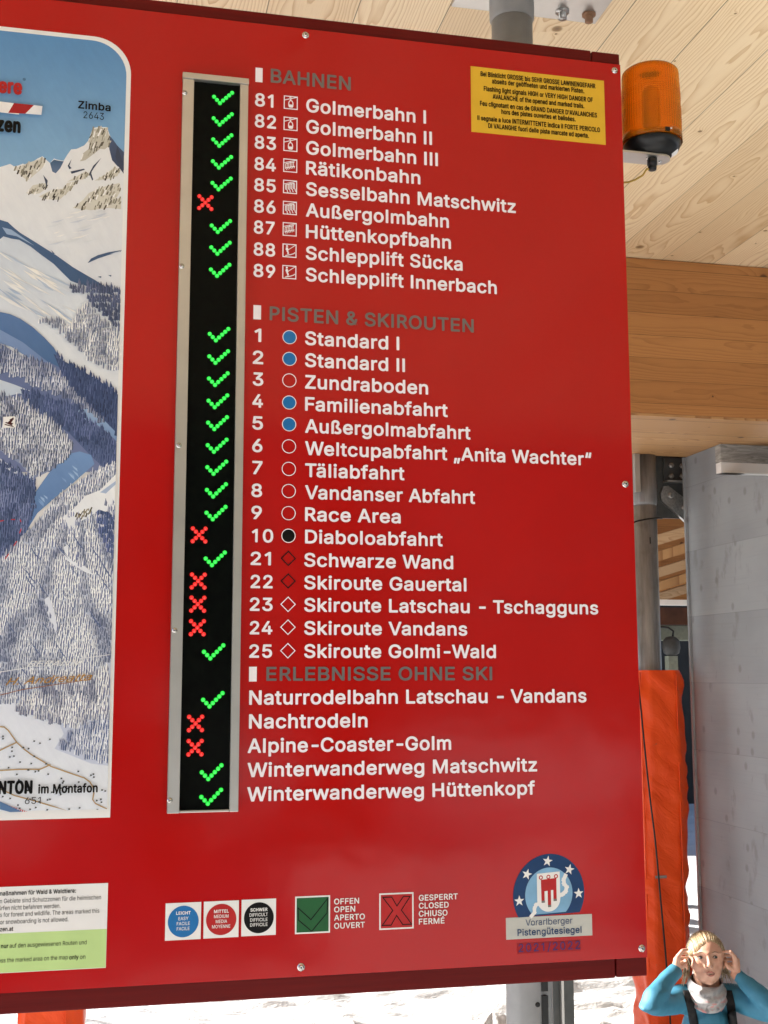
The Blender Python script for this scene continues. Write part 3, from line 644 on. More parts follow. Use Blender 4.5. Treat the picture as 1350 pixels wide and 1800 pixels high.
FF = [(LO,800),(0,812),(30,828),(62,846),(62,892),(46,936),(22,972),(0,990),(LO,1000)]
P_(FF, (78, 88, 134), (86, 96, 142))
BV = [(122,798),(140,794),(160,800),(166,816),(146,834),(128,850),(96,876),(66,902),(44,938),(54,890),(62,866),(86,832)]
P_(BV, (116, 148, 192), (88, 118, 166))
for k in range(15):
    t = random.random(); x = 60+t*74; y = 884-t*72+random.uniform(-2, 8); L = random.uniform(8, 18); c = random.choice(((140,170,208),(128,160,200),(104,136,182),(158,184,214)))
    if inside((x+L*.9, y+L), BV) and inside((x, y), BV): P_([(x, y), (x+L*.5+3, y+L*.5), (x+L*.9, y+L), (x+L*.4, y+L*.55)], c)
P_([(0,806),(20,820),(40,832),(60,836),(58,842),(36,838),(0,818)], (214, 220, 228))
# big forested hill down to the valley floor
P_([(LO,1010),(0,990),(40,946),(75,906),(95,880),(125,856),(160,832),(207,812),(206,1240),(190,1424),(LO,1434)], (176, 184, 206), (200, 206, 222))
P_([(0,1232),(40,1236),(60,1256),(100,1262),(112,1290),(96,1316),(160,1342),(192,1346),(188,1424),(LO,1434),(LO,1200)], (216, 220, 230), (222, 226, 232))
def trees(*a, **k):
    pm.inc = 0; trees_(*a, **k); pm.inc = 18e-6
def trees_(poly, lit, shade, step=(4.2, 8.2), hgt=(8.5, 13.5), wid=3.2, dens=1.0, ridge=None, seed=0):
    xs = [max(p[0], -34) for p in poly]; ys = [p[1] for p in poly]; y = min(ys)
    while y < max(ys)+4:
        pm.lay += 5e-6; odd = 0
        x = min(xs)+random.uniform(0, step[0])
        while x < max(xs):
            q = (x+random.uniform(-.8, .8), y+random.uniform(-2.4, 2.4)); x += step[0]*random.uniform(.75, 1.25)
            if not inside(q, poly) or q[0] > edge(q[1])-1.6 or random.random() > dens: continue
            n = .22+.9*(vn(q[0]*.05+seed, q[1]*.05)*.6+vn(q[0]*.16+9, q[1]*.16+seed)*.4)
            if ridge: n = .5*n+.5*(.25+.75*ridge(*q))
            h = random.uniform(*hgt); l = random.uniform(.2, .9); lean = -.10*h
            n = max(0, min(1, .5+(n-.5)*1.9)); a = np.array(lit)*n+np.array(shade)*(1-n); a = tuple(np.clip(a+random.uniform(-16, 16), 0, 245)); b = tuple(np.array(shade)*(.82+.3*n)+random.uniform(-8, 8))
            odd += 1; L0 = pm.lay; pm.lay = L0+(odd % 3)*1.2e-6
            P_([(q[0]-wid*.5, q[1]), (q[0]-lean-.5, q[1]-h), (q[0]-lean+.45, q[1]-h), (q[0]+wid*.35, q[1]+.6)], a)
            P_([(q[0]+wid*.3, q[1]+.5), (q[0]-lean+.35, q[1]-h*.85), (q[0]+wid*.95-lean*.6, q[1]-h*.42), (q[0]+wid*.95, q[1]+1.4)], b); pm.lay = L0
        y += step[1]*random.uniform(.85, 1.1)
SH = (82, 90, 124); LT = (248, 247, 244)
trees([(150,500),(186,506),(214,512),(213,590),(190,566),(160,540),(150,524)], (110,118,150), (60,66,104))
trees([(120,505),(140,500),(150,510),(148,520),(128,518)], (120,126,150), (62,68,100))
trees([(138,545),(156,538),(178,566),(213,590),(212,662),(190,652),(156,638),(132,612),(110,592),(78,572),(50,564),(84,562),(124,574)], LT, (104,112,138))
trees([(LO,606),(0,607),(30,622),(62,636),(106,660),(140,700),(170,730),(186,746),(170,745),(145,722),(110,702),(60,682),(30,666),(0,662),(LO,660)], (206,210,220), (70,78,116))
trees(DK, (78,88,136), (50,58,104), dens=.85); trees(DD, (100,110,154), (58,66,112), dens=.95)
trees([(-30,700),(0,697),(34,702),(60,722),(100,752),(130,784),(124,802),(108,816),(80,832),(58,842),(36,818),(0,794),(-30,780)], (224,226,230), (74,80,112))
trees(FF, (126,136,172), (60,68,112))
def rid(x, y):                               # spurs running down from the summit, one flank lit and one in shade
    dx, dy = x-150, y-880; a = math.atan2(dy, dx+1e-6); r = math.hypot(dx, dy)
    s = math.sin(a*13+r*.012+3.0*vn(x*.02+3, y*.02)); t = math.sin(a*31+r*.03+4*vn(x*.04, y*.04+7))
    return max(0, min(1, .62+.42*s+.22*t))
HILL = [(-34,1010),(0,988),(40,947),(75,907),(95,882),(125,858),(160,834),(206,814),(205,1180),(190,1172),(110,1202),(60,1216),(20,1244),(-34,1234)]
SNOWP = [(112,908),(126,898),(138,886),(150,872),(176,862),(205,834),(204,892),(186,900),(174,896),(164,904),(140,918),(122,934),(118,922)]
trees(HILL, (252,252,250), (96,104,136), ridge=rid)
trees([(168,898),(204,908),(203,1000),(186,966),(170,934)], (120,130,176), (64,74,120))
P_(SNOWP, (236, 237, 238), (226, 229, 234)); trees([(104,912),(130,904),(150,900),(168,906),(140,926),(120,940),(108,930)], (246,246,246), (120,128,160), dens=.5); trees([(180,880),(206,872),(205,900),(182,902)], (246,246,246), (110,118,150), dens=.5); rocks([(132,906),(146,896),(166,894),(158,902),(146,910),(136,914)], 26, 9, ((92,84,66),(120,112,92),(150,142,120)))
P_([(176,866),(206,846),(204,852),(186,868)], (170,186,212)); P_([(78,1054),(86,1048),(93,1066),(100,1098),(98,1112),(90,1096),(84,1080)], (222, 226, 236)); P_([(112,962),(122,956),(119,968),(120,978),(128,987),(150,996),(166,1012),(150,1006),(130,994),(116,984)], (228, 231, 238)); trees([(74,1060),(88,1060),(104,1104),(98,1116),(82,1096)], (250,250,250), (116,124,156), dens=.35); trees([(110,968),(130,974),(150,990),(168,1016),(130,1000)], (250,250,250), (116,124,156), dens=.4)
for k in range(34):
    x = random.uniform(0, 190); y = random.uniform(930, 1190); L = random.uniform(18, 46)
    if not inside((x, y), HILL) or not inside((x+L*.7, y+L), HILL): continue
    P_([(x, y), (x+L*.34, y+L*.55), (x+L*.7, y+L), (x+L*.3, y+L*.6)], (96, 108, 150))
trees([(22,1252),(60,1218),(110,1204),(190,1176),(191,1262),(152,1270),(132,1284),(96,1276),(64,1266)], LT, (100,104,132), hgt=(10, 15))
trees([(98,1316),(112,1302),(134,1284),(191,1264),(190,1344),(160,1340)], (226,228,234), (84,94,134), hgt=(10, 15))
# roads, river, hedges and tiny trees of the valley
def road(pts, wd, c):
    for (ax, ay), (bx, by) in zip(pts, pts[1:]):
        dx, dy = bx-ax, by-ay; n = math.hypot(dx, dy) or 1; ox, oy = -dy/n*wd/2, dx/n*wd/2
        P_([(ax+ox, ay+oy), (bx+ox+dx/n, by+oy+dy/n), (bx-ox+dx/n, by-oy+dy/n), (ax-ox, ay-oy)], c)
TAN = (172, 142, 96)
for pts in ([(0,1277),(8,1278),(15,1284),(30,1305),(42,1316),(55,1326),(72,1336),(90,1347),(110,1354),(130,1361),(148,1367),(158,1374),(164,1384),(165,1394),(163,1405),(168,1412),(178,1417),(187,1421)], [(0,1354),(36,1352),(70,1352),(80,1348),(88,1344)], [(29,1305),(14,1312),(0,1319)], [(0,1386),(26,1398),(60,1407),(90,1416),(116,1430)]): road(pts, 2.2, TAN)
for k in range(16):
    a = 6+k*3.6; P_([(a, 1412+k*1.2), (a+2, 1412.5+k*1.2), (a+3, 1418+k*1.2), (a+1, 1417.5+k*1.2)], (196, 60, 62))
P_([(0,1408),(4,1410),(40,1431),(18,1431),(0,1422)], (88, 118, 160))
for k in range(130):
    x = random.uniform(2, 184); y = random.uniform(1276, 1424)
    if y < 1350 and x > 80+ (y-1276)*.3: continue
    if random.random() > .75*vn(x*.05+30, y*.07)+.25: continue
    P_([(x-3.2, y+1.8), (x, y-.3), (x+3.4, y-1.9), (x+4, y-.4), (x+1, y+1.7)], (196, 202, 214)); P_([(x+.3, y-2.1), (x+3.6, y-1.6), (x+2.8, y+.7), (x+.2, y+.9)], (62, 66, 62))
for (ax, ay), (bx, by) in zip([(0,917),(20,914),(36,914),(38,930),(30,952),(16,974),(0,996)], [(10,915),(30,914),(38,920),(33,942),(22,964),(6,988),(-10,1004)]):
    road([(ax, ay), (ax+(bx-ax)*.6, ay+(by-ay)*.6)], 1.7, (188, 52, 56))
# brush lettering lines and the resort's ribbon
road([(0,1181.5),(46,1174)], 1.3, (222,222,226)); road([(140,1158),(192,1151)], 1.3, (222,222,226)); road([(0,1222),(40,1212),(100,1203),(160,1194)], 1.2, (150, 96, 60))
P_([(LO,168),(0,181),(34,185.3),(34,204),(0,200),(LO,186)], (232,230,228)); P_([(25,184),(60,187.5),(45,202.6),(15,201)], (158, 26, 34)); P_([(60,187.5),(75,189.4),(73,204.6),(45,202.6)], (226,226,228))
P_([(6,734),(27,733),(27.5,752.5),(6.5,753.5)], (236,234,230))
for pts in ([(17,739),(24,735),(25,738),(21,742)], [(14,744),(20,738),(23,741),(18,746)], [(16,743),(24,745),(22,747),(15,747)], [(8,748),(10,746.5),(25,751),(24,752)], [(9,744),(22,750),(23,748),(12,743)]): P_(pts, (70, 26, 26))
pm.finish(tm)
TY = D-.0013-pm.lay-.0003; print('map layers', pm.lay)
def mt(body, lx, ly, rx, cap, mat, bold=.02, **k): return text(body, lx, ly, rx, cap, M[mat], tm, 'lettering', bold, y=TY, **k)
mt('Zimba', 137.3, 193.3, 194.7, 13.6, 'black_vinyl', .04); mt('2643', 146.7, 210.3, 182.7, 12, 'black_vinyl', 0)
mt('ere', -3, 166, 39.3, 27, 'red_vinyl', .06); mt('®', 40.5, 146, 45.5, 6, 'black_vinyl', .0); mt('zen', -6, 233.5, 36.7, 27, 'black_vinyl', .06)
mt('NTON', -3, 1396, 57.3, 24, 'black_vinyl', .06); mt('im Montafon', 67.3, 1394.5, 171.7, 16.3, 'black_vinyl', .045); mt('651', 44, 1412.7, 71.7, 12, 'black_vinyl', 0)
mt('BERANN', 48, 1172, 142, 10, 'white_print', .0, shear=.45, tilt=.02)
mt('H. Andreatta', 10, 1205, 162, 13, 'gold_print', .012, shear=.5, tilt=.06)
# ------------------------------------------------------------------ the roof and what carries it
CZ = B(899.5, -6, D+.172).z+.013
wood('pine_ceiling', 0, 1, .27, (.88, .70, .45), (.58, .36, .155), .0022, off=.0, rough=.45)
wood('larch_beam', 2, 0, .112, (.47, .205, .058), (.22, .075, .017), .0016, ring=.007, off=.03, rough=.5, calm=.38, knot=2.4)
wood('pine_soffit', 1, 0, .30, (.52, .29, .12), (.24, .095, .028), .004, off=.10, ring=.007, knot=1.3)
wood('brown_wood', 2, 0, .14, (.26, .13, .06), (.15, .065, .025), .002)
# plank seam offsets so that a joint runs where the photo has one
sx = ZP(796, 0, CZ).x; MATS['pine_ceiling']['seam'] = sx
for n in MATS['pine_ceiling'].node_tree.nodes:
    if n.type == 'MATH' and n.operation == 'ADD' and abs(n.inputs[1].default_value) < 1e-9 and n.inputs[0].is_linked: n.inputs[1].default_value = (-sx) % .27; break
YB = ZP(1230, 461, CZ).y; ZB = B(1230, 731, YB).z; q = ZP(1204.5, 800, ZB); YW, XW = q.y, q.x
print('beam', YB, ZB, 'wall', XW, YW, 'ceil', CZ)
roof = thing('canopy_roof', 'pale pine plank canopy roof over the board and the orange beacon', 'roof', (1.5, 2, CZ))
RL, RR, RF, RB = -1.7, 10, -3.5, 9.6
m = MB(); m.box((RL, RF, CZ), (RR, RB, CZ+.16)); m.build('ceiling', M['pine_ceiling'], roof)
m = MB(); m.box((RL-.05, RF-.05, CZ+.17), (RR+.05, RB+.05, CZ+.24)); plain('roof_sheet', (.12, .12, .12), .6); m.build('roof_covering', M['roof_sheet'], roof)
beam = thing('timber_beam', 'wide laminated brown timber beam under the plank ceiling, above the padded post', 'beam', (2, YB+.3, ZB))
m = MB(); ym = (YB+YW)/2
m.box((RL+.1, YB, ZB), (RR, ym-.001, CZ-.003), bev=.003); m.build('front_lamella', M['larch_beam'], beam)
m = MB(); m.box((RL+.1, ym+.001, ZB+.001), (RR, YW, CZ-.003), bev=.003); m.build('rear_lamella', M['larch_beam'], beam)
m = MB(); m.box((RL+.1, YB+.002, ZB-.012), (RR, ym-.002, ZB-.0005)); m.box((RL+.1, ym+.002, ZB-.012), (RR, YW-.002, ZB-.0005)); m.build('soffit_boards', M['pine_soffit'], beam)

# grey plank wall on the right
g = G('grey_planks'); P = g.pos(); u = g.math('DIVIDE', P[2], .365); idn = g.math('FLOOR', u); fr = g.math('FRACT', u)
r1 = g.white(g.vec(idn, 2.2)); yy = g.math('ADD', P[1], g.math('MULTIPLY', r1, 17.0))
big = g.noise(g.vec(yy, 0.0, g.math('MULTIPLY', P[2], 1.3)), 1.7, 3)
gr = g.noise(g.vec(g.math('MULTIPLY', yy, 2.2), idn, g.math('MULTIPLY', P[2], 70.0)), 1.0, 4, .6)
sm1 = g.noise(g.vec(g.math('MULTIPLY', yy, 7.5), idn, g.math('MULTIPLY', P[2], 3.6)), 1.0, 4, .62)
sm2 = g.noise(g.vec(g.math('MULTIPLY', yy, 26.0), 4.0, g.math('MULTIPLY', P[2], 9.0)), 1.0, 3, .6)
kd, k1, k2 = g.voro(g.vec(g.math('MULTIPLY', yy, 1.0), g.math('MULTIPLY', P[2], .8)), 6.0)
kf = g.math('MULTIPLY', g.math('SUBTRACT', 1.0, g.sm(kd, .05, .13)), g.math('GREATER_THAN', k1, .6))
col = g.ramp(big, (.3, (.235, .254, .270)), (.72, (.315, .338, .356)))
col = g.mix(g.math('MULTIPLY', g.sm(sm1, .57, .69), .38), col, (.12, .115, .11))
col = g.mix(g.math('MULTIPLY', g.sm(sm2, .66, .74), .30), col, (.14, .135, .13))
col = g.mix(g.math('MULTIPLY', g.sm(gr, .5, .75), .16), col, (.17, .165, .16))
col = g.mix(g.math('MULTIPLY', kf, .42), col, (.11, .105, .10))
tone = g.math('ADD', .965, g.math('MULTIPLY', r1, .06)); col = g.mix(1.0, col, g.vec(tone, tone, tone), 'MULTIPLY')
e = g.math('MINIMUM', fr, g.math('SUBTRACT', 1.0, fr)); col = g.mix(g.math('MULTIPLY', g.math('SUBTRACT', 1.0, g.sm(e, .002, .007)), .26), col, (.07, .067, .065))
g.bump(g.math('ADD', gr, g.math('MULTIPLY', g.sm(e, .0, .012), .25)), .22, .004); g.out(col, .62)
wall = thing('plank_wall', 'weathered grey plank wall with dark smudges at the right, behind the woman', 'wall', (XW+.1, 4.5, 0))
def onwall(px, py):
    d = ray(px, py); t = XW/d.x; return CAM+d*t
w0 = onwall(1259, 834); w1 = onwall(1350, 836); sl_ = (w1.z-w0.z)/(w1.y-w0.y)
prof = [(1.2, -.05), (YW, -.05), (YW, ZB-.014), (w0.y, ZB-.014), (w0.y, w0.z), (1.2, max(1.0, w0.z+sl_*(1.2-w0.y)))]
n_ = len(prof); m = MB(); m.add([(XW, y, z) for y, z in prof]+[(XW+.14, y, z) for y, z in prof], [tuple(range(n_-1, -1, -1)), tuple(range(n_, 2*n_))]+[(i, (i+1) % n_, n_+(i+1) % n_, n_+i) for i in range(n_)])
m.build('planking', M['grey_planks'], wall)
m = MB(); m.box((XW-.012, YW+.0005, -.05), (XW+.15, YW+.02, ZB-.014)); m.build('edge_trim', M['grey_planks'], wall)
# grey bearer between wall and beam
g = G('grey_rough_wood'); P = g.pos(); n = g.noise(g.vec(g.math('MULTIPLY', P[0], 9.0), g.math('MULTIPLY', P[1], 9.0), g.math('MULTIPLY', P[2], 60.0)), 1.0, 5, .6, 1.2)
g.bump(n, .5, .01); g.out(g.ramp(n, (.35, (.20, .195, .175)), (.65, (.42, .41, .38))), .7)
by = w0.y+.004; zb = B(1300, 817, by).z
bl = thing('bearer_block', 'rough pale grey wooden bearer above the low part of the grey wall', 'timber block', (XW+.5, by+.1, zb))
by = w0.y-.062
m = MB(); m.box((XW-.003, by, zb), (XW+2.2, by+.06, ZB-.0125), bev=.004); m.build('block', M['grey_rough_wood'], bl)
m = MB(); m.box((XW-.002, by+.004, w0.z+.001), (XW+2.2, by+.058, zb-.0006), bev=.002); m.build('bright_gap_board', M['white_print'], bl)  # white board added to stand in for the bright gap under the block

# steel posts
g = G('galvanised_pipe'); P = g.pos(); n = g.noise(g.vec(g.math('MULTIPLY', P[0], 22.0), g.math('MULTIPLY', P[1], 22.0), g.math('MULTIPLY', P[2], 2.6)), 1.0, 5, .62)
n2 = g.noise(g.vec(*P), 9, 4)
g.bump(n2, .08, .01); g.out(g.mix(g.math('MULTIPLY', g.sm(n2, .5, .7), .4), g.ramp(n, (.3, (.155, .157, .16)), (.72, (.37, .375, .378))), (.13, .12, .11)), .42, .45)
plain('grey_paint', (.24, .24, .24), .42, .0, .12, 14)
PY = D+.11+.062; pc = B(899.5, 20, PY)
post = thing('steel_post', 'grey round steel post behind the red board, bolted to the plank ceiling', 'post', (pc.x, PY, 0))
m = MB(); m.tube([(pc.x, PY, .0), (pc.x, PY, CZ-.02)], .0605, 40); m.build('pipe', M['grey_paint'], post)
cz2 = B(899, 12, PY-.06).z
m = MB(); m.lathe((pc.x, PY, cz2), [(.061, -.012), (.066, -.004), (.0665, .03), (.066, CZ-cz2-.013)], 40); m.build('collar', M['grey_paint'], post)
c1 = ZP(935, 40, CZ-.012); c2 = ZP(1046, 42.5, CZ-.012)
m = MB(); m.box((pc.x-.16, PY-.15, CZ-.012), (c2.x, c2.y, CZ-.0005), bev=.002); m.build('ceiling_plate', M['aluminium'], post)
for px, py in ((988.5, 20), (1035, 25)):
    c = ZP(px, py, CZ-.012); m = MB()
    m.lathe((c.x, c.y, c.z), [(.0, -.026), (.0125, -.026), (.0125, -.006), (.0127, -.0055), (.021, -.005), (.021, -.0002)][::1], 6 if False else 24, 0); m.build('bolt', M['steel'] if px < 1000 else M['brown_wood'], post)
# steel channel beside the post's foot
x0 = B(972, 1760, PY+.16).x; x1 = B(1009, 1760, PY+.16).x; xm = B(986.5, 1760, PY+.16).x
ch = thing('steel_channel', 'dark grey steel channel standing behind the round post below the red board', 'steel profile', ((x0+x1)/2, PY+.2, 0))
plain('dark_steel', (.085, .088, .085), .4, .3, .2, 20)
m = MB(); m.box((x0, PY+.16, 0), (x1, PY+.172, 2.35)); m.build('web', M['dark_steel'], ch)
m = MB(); m.box((xm-.0035, PY+.146, 0), (xm+.0035, PY+.1598, 2.35)); m.build('edge_strip', M['aluminium'], ch)
m = MB(); m.box((x1-.008, PY+.1725, 0), (x1+.004, PY+.26, 2.35)); m.build('flange', M['dark_steel'], ch)
# strap on the post
m = MB(); a0 = math.atan2(-1, .38)
for k in range(11):
    z0 = 1.10+k*.085; q = (pc.x+.063*math.cos(a0), PY+.063*math.sin(a0)); m.box((q[0]-.008, q[1]-.004, z0), (q[0]+.009, q[1]+.004, z0+.074))
m.build('strap', M['black_plastic'], post)
m = MB(); m.lathe((B(945, 1766, PY-.06).x, PY-.057, B(945, 1766, PY-.06).z), [(.0068, 0), (.0066, .004), (.003, .0045)], 16, 0, 'y'); m.build('plug', M['black_plastic'], post)

P2 = YW+.02; p2 = B(1136, 1000, P2); r2 = .0675
rp = thing('pipe_post', 'weathered galvanised round post above the orange pad, carrying the brown beam', 'post', (p2.x, P2, 0))
m = MB(); m.tube([(p2.x, P2, 0), (p2.x, P2, ZB+.3)], r2, 40); m.build('pipe', M['galvanised_pipe'], rp)
q = B(1121, 855, P2-.06); m = MB(); m.tube([(p2.x, P2, q.z-.1), (p2.x, P2, q.z-.085), (p2.x, P2, ZB-.013)], [r2+.001, r2+.004, r2+.004], 40); m.build('sleeve', M['galvanised_pipe'], rp)
m = MB(); q0 = B(1119, 842, P2-.07); m.box((q0.x-.012, P2-.078, q0.z-.075), (q0.x+.02, P2-.05, ZB-.013), bev=.002); m.build('angle_bracket', M['aluminium'], rp)
m = MB(); q0 = B(1143, 950, P2-.07); m.box((q0.x-.0025, P2-r2-.003, q0.z-.018), (q0.x+.0025, P2-r2+.004, q0.z+.018)); m.build('slot', M['black_plastic'], rp)
# gusset behind
gp = thing('gusset_plate', 'grey bolted steel gusset plate between the round post and the grey wall', 'steel plate', (p2.x+.15, P2+.1, ZB-.5))
GY = P2+.10; gz0 = B(1180, 911, GY).z; gx1 = XW+.3
m = MB(); m.box((p2.x+.0, GY, gz0), (gx1, GY+.014, ZB+.2)); m.build('plate', M['dark_steel'], gp)
x0 = B(1168, 840, GY-.02).x; m = MB(); m.box((x0, GY-.02, B(1180, 847, GY).z), (gx1, GY-.0006, B(1180, 806, GY).z), bev=.002); m.build('splice', M['dark_steel'], gp)
m = MB(); m.box((x0, GY-.06, B(1180, 849.5, GY).z), (gx1, GY-.0007, B(1180, 846.8, GY).z)); m.build('ledge', M['aluminium'], gp)
lug = [(1161, 868), (1166, 855), (1174, 854), (1208, 880), (1230, 930), (1230, 945), (1213, 925), (1186, 900), (1162, 880)]
m = MB(); m.prism([(B(*p, GY-.02).x, B(*p, GY-.02).z) for p in lug], GY-.026, GY-.0008); m.build('lug', M['steel'], gp)
for px, py in ((1180, 818), (1199, 819), (1180, 837), (1199, 837), (1178.5, 870.5), (1203, 892)):
    c = B(px, py, GY-.027); r = .017 if py > 850 else .015; m = MB(); m.lathe((c.x, GY-.0205 if py < 850 else GY-.0265, c.z), [(r, 0), (r, .014), (r*.6, .016), (0.001, .016)], 6 if py < 850 else 20, 0, 'y'); m.build('bolt', M['steel'], gp)

# orange pads
plain('worn_tape', (.30, .26, .24), .5)
def pad(name, label, cx, cy, z1, seed, w=.135):
    g = MATS.get('orange_pad')
    if not g:
        g = G('orange_pad'); P = g.pos(); n = g.noise(g.vec(g.math('MULTIPLY', P[0], 4.0), g.math('MULTIPLY', P[1], 4.0), P[2]), 3.0, 4)
        d = g.noise(g.vec(g.math('MULTIPLY', P[0], 9.0), g.math('MULTIPLY', P[1], 9.0), g.math('MULTIPLY', P[2], 16.0)), 1.0, 3, .6)
        wr = g.noise(g.vec(g.math('MULTIPLY', P[0], 5.0), g.math('MULTIPLY', P[1], 5.0), g.math('ADD', g.math('MULTIPLY', P[2], 7.0), g.math('MULTIPLY', P[0], 5.0))), 1.6, 5, .55, .8)
        g.bump(wr, .35, .03)
        g.out(g.mix(g.math('MULTIPLY', g.sm(d, .69, .74), .55), g.ramp(n, (.3, (.82, .070, .006)), (.7, (.90, .092, .010))), (.25, .11, .08)), .45, 0, Specular_IOR_Level=.3)
    o = thing(name, label, 'post padding', (cx, cy, .02))
    sec = []                                    # chamfered square section
    for k in range(4):
        a = math.pi/4+k*math.pi/2; c, s = (1 if math.cos(a) > 0 else -1), (1 if math.sin(a) > 0 else -1); ch = .075 if c > 0 and s < 0 else .035
        pts = [(c*w, s*(w-ch)), (c*(w-ch), s*w)]
        sec += pts if c*s > 0 else pts[::-1]
    dense = []
    for i in range(len(sec)):
        a, b = sec[i], sec[(i+1) % len(sec)]
        for t in np.linspace(0, 1, 9)[:-1]: dense.append((a[0]+(b[0]-a[0])*t, a[1]+(b[1]-a[1])*t))
    n = len(dense); rows = 90; m = MB(); vs = []
    R = np.random.default_rng(seed); ph = R.random(12)*6.28
    for r in range(rows+1):
        t = r/rows; z = .02+(z1-.02)*t
        for k, (x, y) in enumerate(dense):
            a = math.atan2(y, x); e = min(1, (1-t)*rows/1.5)
            wv = .0065*math.sin(z*23+a*2.2+ph[0])*math.sin(a*3+ph[1]+z*3)+.0045*math.sin(z*47+a*5+ph[2]+2*math.sin(z*9+ph[4]))+.006*math.sin(z*5.5+ph[3]+a)
            q = (1+wv/w)*(1-.06*(1-e)**2); vs.append((cx+x*q+.006*math.sin(z*2+ph[5]), cy+y*q, z))
    fs = [(i*n+k, i*n+(k+1) % n, (i+1)*n+(k+1) % n, (i+1)*n+k) for i in range(rows) for k in range(n)]
    m.add(vs, fs, 0, True); m.add([vs[rows*n+k] for k in range(n)], [tuple(range(n))], 0)
    m.build('cover', M['orange_pad'], o)
    m = MB()
    for sx_ in (-1, 1): m.tube([(cx-w*1.0*(1 if sx_ < 0 else -.45), cy-w*(.76 if sx_ < 0 else 1.0)-.004, z) for z in np.linspace(.1, z1-.01, 30)], .003, 6)
    m.build('seam', M['orange_pad'], o)
    return o
pz = B(1160, 1178, P2-.13).z
pd = pad('post_pad', 'tall scuffed orange pad wrapped round the galvanised post beside the grey wall', p2.x+.03, P2-.0, pz, 3)
c = B(1158, 1540, P2-.14); m = MB(); m.box((c.x-.02, P2-.1405, c.z-.012), (c.x+.045, P2-.1385, c.z+.002)); plain('worn_tape', (.30, .26, .24), .5); m.build('tape_patch', M['worn_tape'], pd)
lp = B(92, 1790, P2); pad('post_pad', 'orange pad whose top just shows under the red board at the lower left', lp.x, P2, pz, 5, w=.15)
l2 = thing('pipe_post', 'round post inside the orange pad at the lower left, behind the red board', 'post', (lp.x, P2, 0))
m = MB(); m.tube([(lp.x, P2, 0), (lp.x, P2, ZB-.013)], r2, 24); m.build('pipe', M['galvanised_pipe'], l2)
# loose cable over post and pad
CY = P2-r2-.008; pts = [B(1164, 911, CY+.05), B(1150, 911, CY), B(1132, 913.5, CY-.003), B(1114, 919, CY), B(1112.5, 935, CY), B(1113, 1000, CY), B(1116, 1100, CY), B(1120.5, 1180, CY-.03), B(1125.5, 1235, P2-.165), B(1140, 1380, P2-.172), B(1152, 1480, P2-.165), B(1163, 1600, P2-.165), B(1171, 1690, P2-.17), B(1178, 1790, P2-.165), B(1185, 1960, P2-.165)]
pts[-1].z = .02
dense = []
for i in range(len(pts)-1):
    p0 = pts[max(i-1, 0)]; p3 = pts[min(i+2, len(pts)-1)]
    for t in np.linspace(0, 1, 7)[:-1]:
        t2, t3 = t*t, t*t*t; dense.append((p0*(-t+2*t2-t3)+pts[i]*(2-5*t2+3*t3)+pts[i+1]*(t+4*t2-3*t3)+p3*(-t2+t3))*.5)
m = MB(); m.tube(dense, .0048, 8); o = m.build('power_cable', M['black_plastic']); tag(o, 'thin black cable running down the galvanised post and across its orange pad', 'cable')

# ------------------------------------------------------------------ beacon
bc = thing('warning_beacon', 'amber ribbed flashing beacon on a bracket at the top right corner of the red board', 'beacon', tuple(B(1148, 250, D+.06)))
BY = D+.06; top = B(1147, 104, BY-.075); bot = B(1150, 232, BY-.078); axx = B(1143.5, 165, BY).x; Rb = .0835
z1 = top.z; z0 = bot.z; H = z1-z0
g = G('amber_plastic'); g.out((.97, .42, .022), .16, 0, Transmission_Weight=.88, IOR=1.22)
m = MB(); n = 240
def rib(a, h):
    return 1+.022*(.5+.5*math.cos(a*60)) if .03 < h < H-.004 else 1
prof = [(Rb*1.03, 0), (Rb*1.03, .022), (Rb*1.0, .024)]
z = .027
while z < H-.05:
    fz = (z-.027)/(H-.077); big = .020 if (abs(fz-.34) < .18 or abs(fz-.75) < .1) else .009
    prof += [(Rb*(.995-.02*fz), z), (Rb*(.995-.02*fz+big), z+.0022), (Rb*(.995-.02*fz), z+.0044)]; z += .0058
prof += [(Rb*.968, H-.045), (Rb*.962, H-.014), (Rb*.945, H-.005), (Rb*.89, H), (Rb*.5, H+.003), (.001, H+.004)]
m.lathe((axx, BY, z0), prof, n, 0, 'z', rib); ln = m.build('lens', M['amber_plastic'], bc); md = ln.modifiers.new('shell', 'SOLIDIFY'); md.thickness = .0025; md.offset = -1
m = MB(); m.lathe((axx, BY, z0), [(.02, .012), (.026, .02), (.026, H*.72), (.018, H*.78), (.004, H*.79)], 24); plain('dull_reflector', (.75, .62, .45), .35, .3); m.build('reflector', M['dull_reflector'], bc)
m = MB(); m.lathe((axx, BY, z0), [(Rb*.30, -.040), (Rb*.62, -.036), (Rb*.88, -.022), (Rb*.985, -.006), (Rb*.985, -.0005), (Rb*.9, .010), (.01, .011)], 60); m.build('base', M['black_plastic'], bc)
c = (axx+.012, BY-Rb*1.035, z0+.009); m = MB(); m.box((c[0]-.012, c[1]-.002, c[2]-.006), (c[0]+.001, c[1]+.006, c[2]+.006)); m.build('latch', M['black_plastic'], bc)
m = MB(); m.lathe((c[0]+.005, c[1]-.001, c[2]+.003), [(.0034, 0), (.003, .003), (.001, .004)], 12, 0, 'y'); m.build('screw', M['screw_steel'], bc)
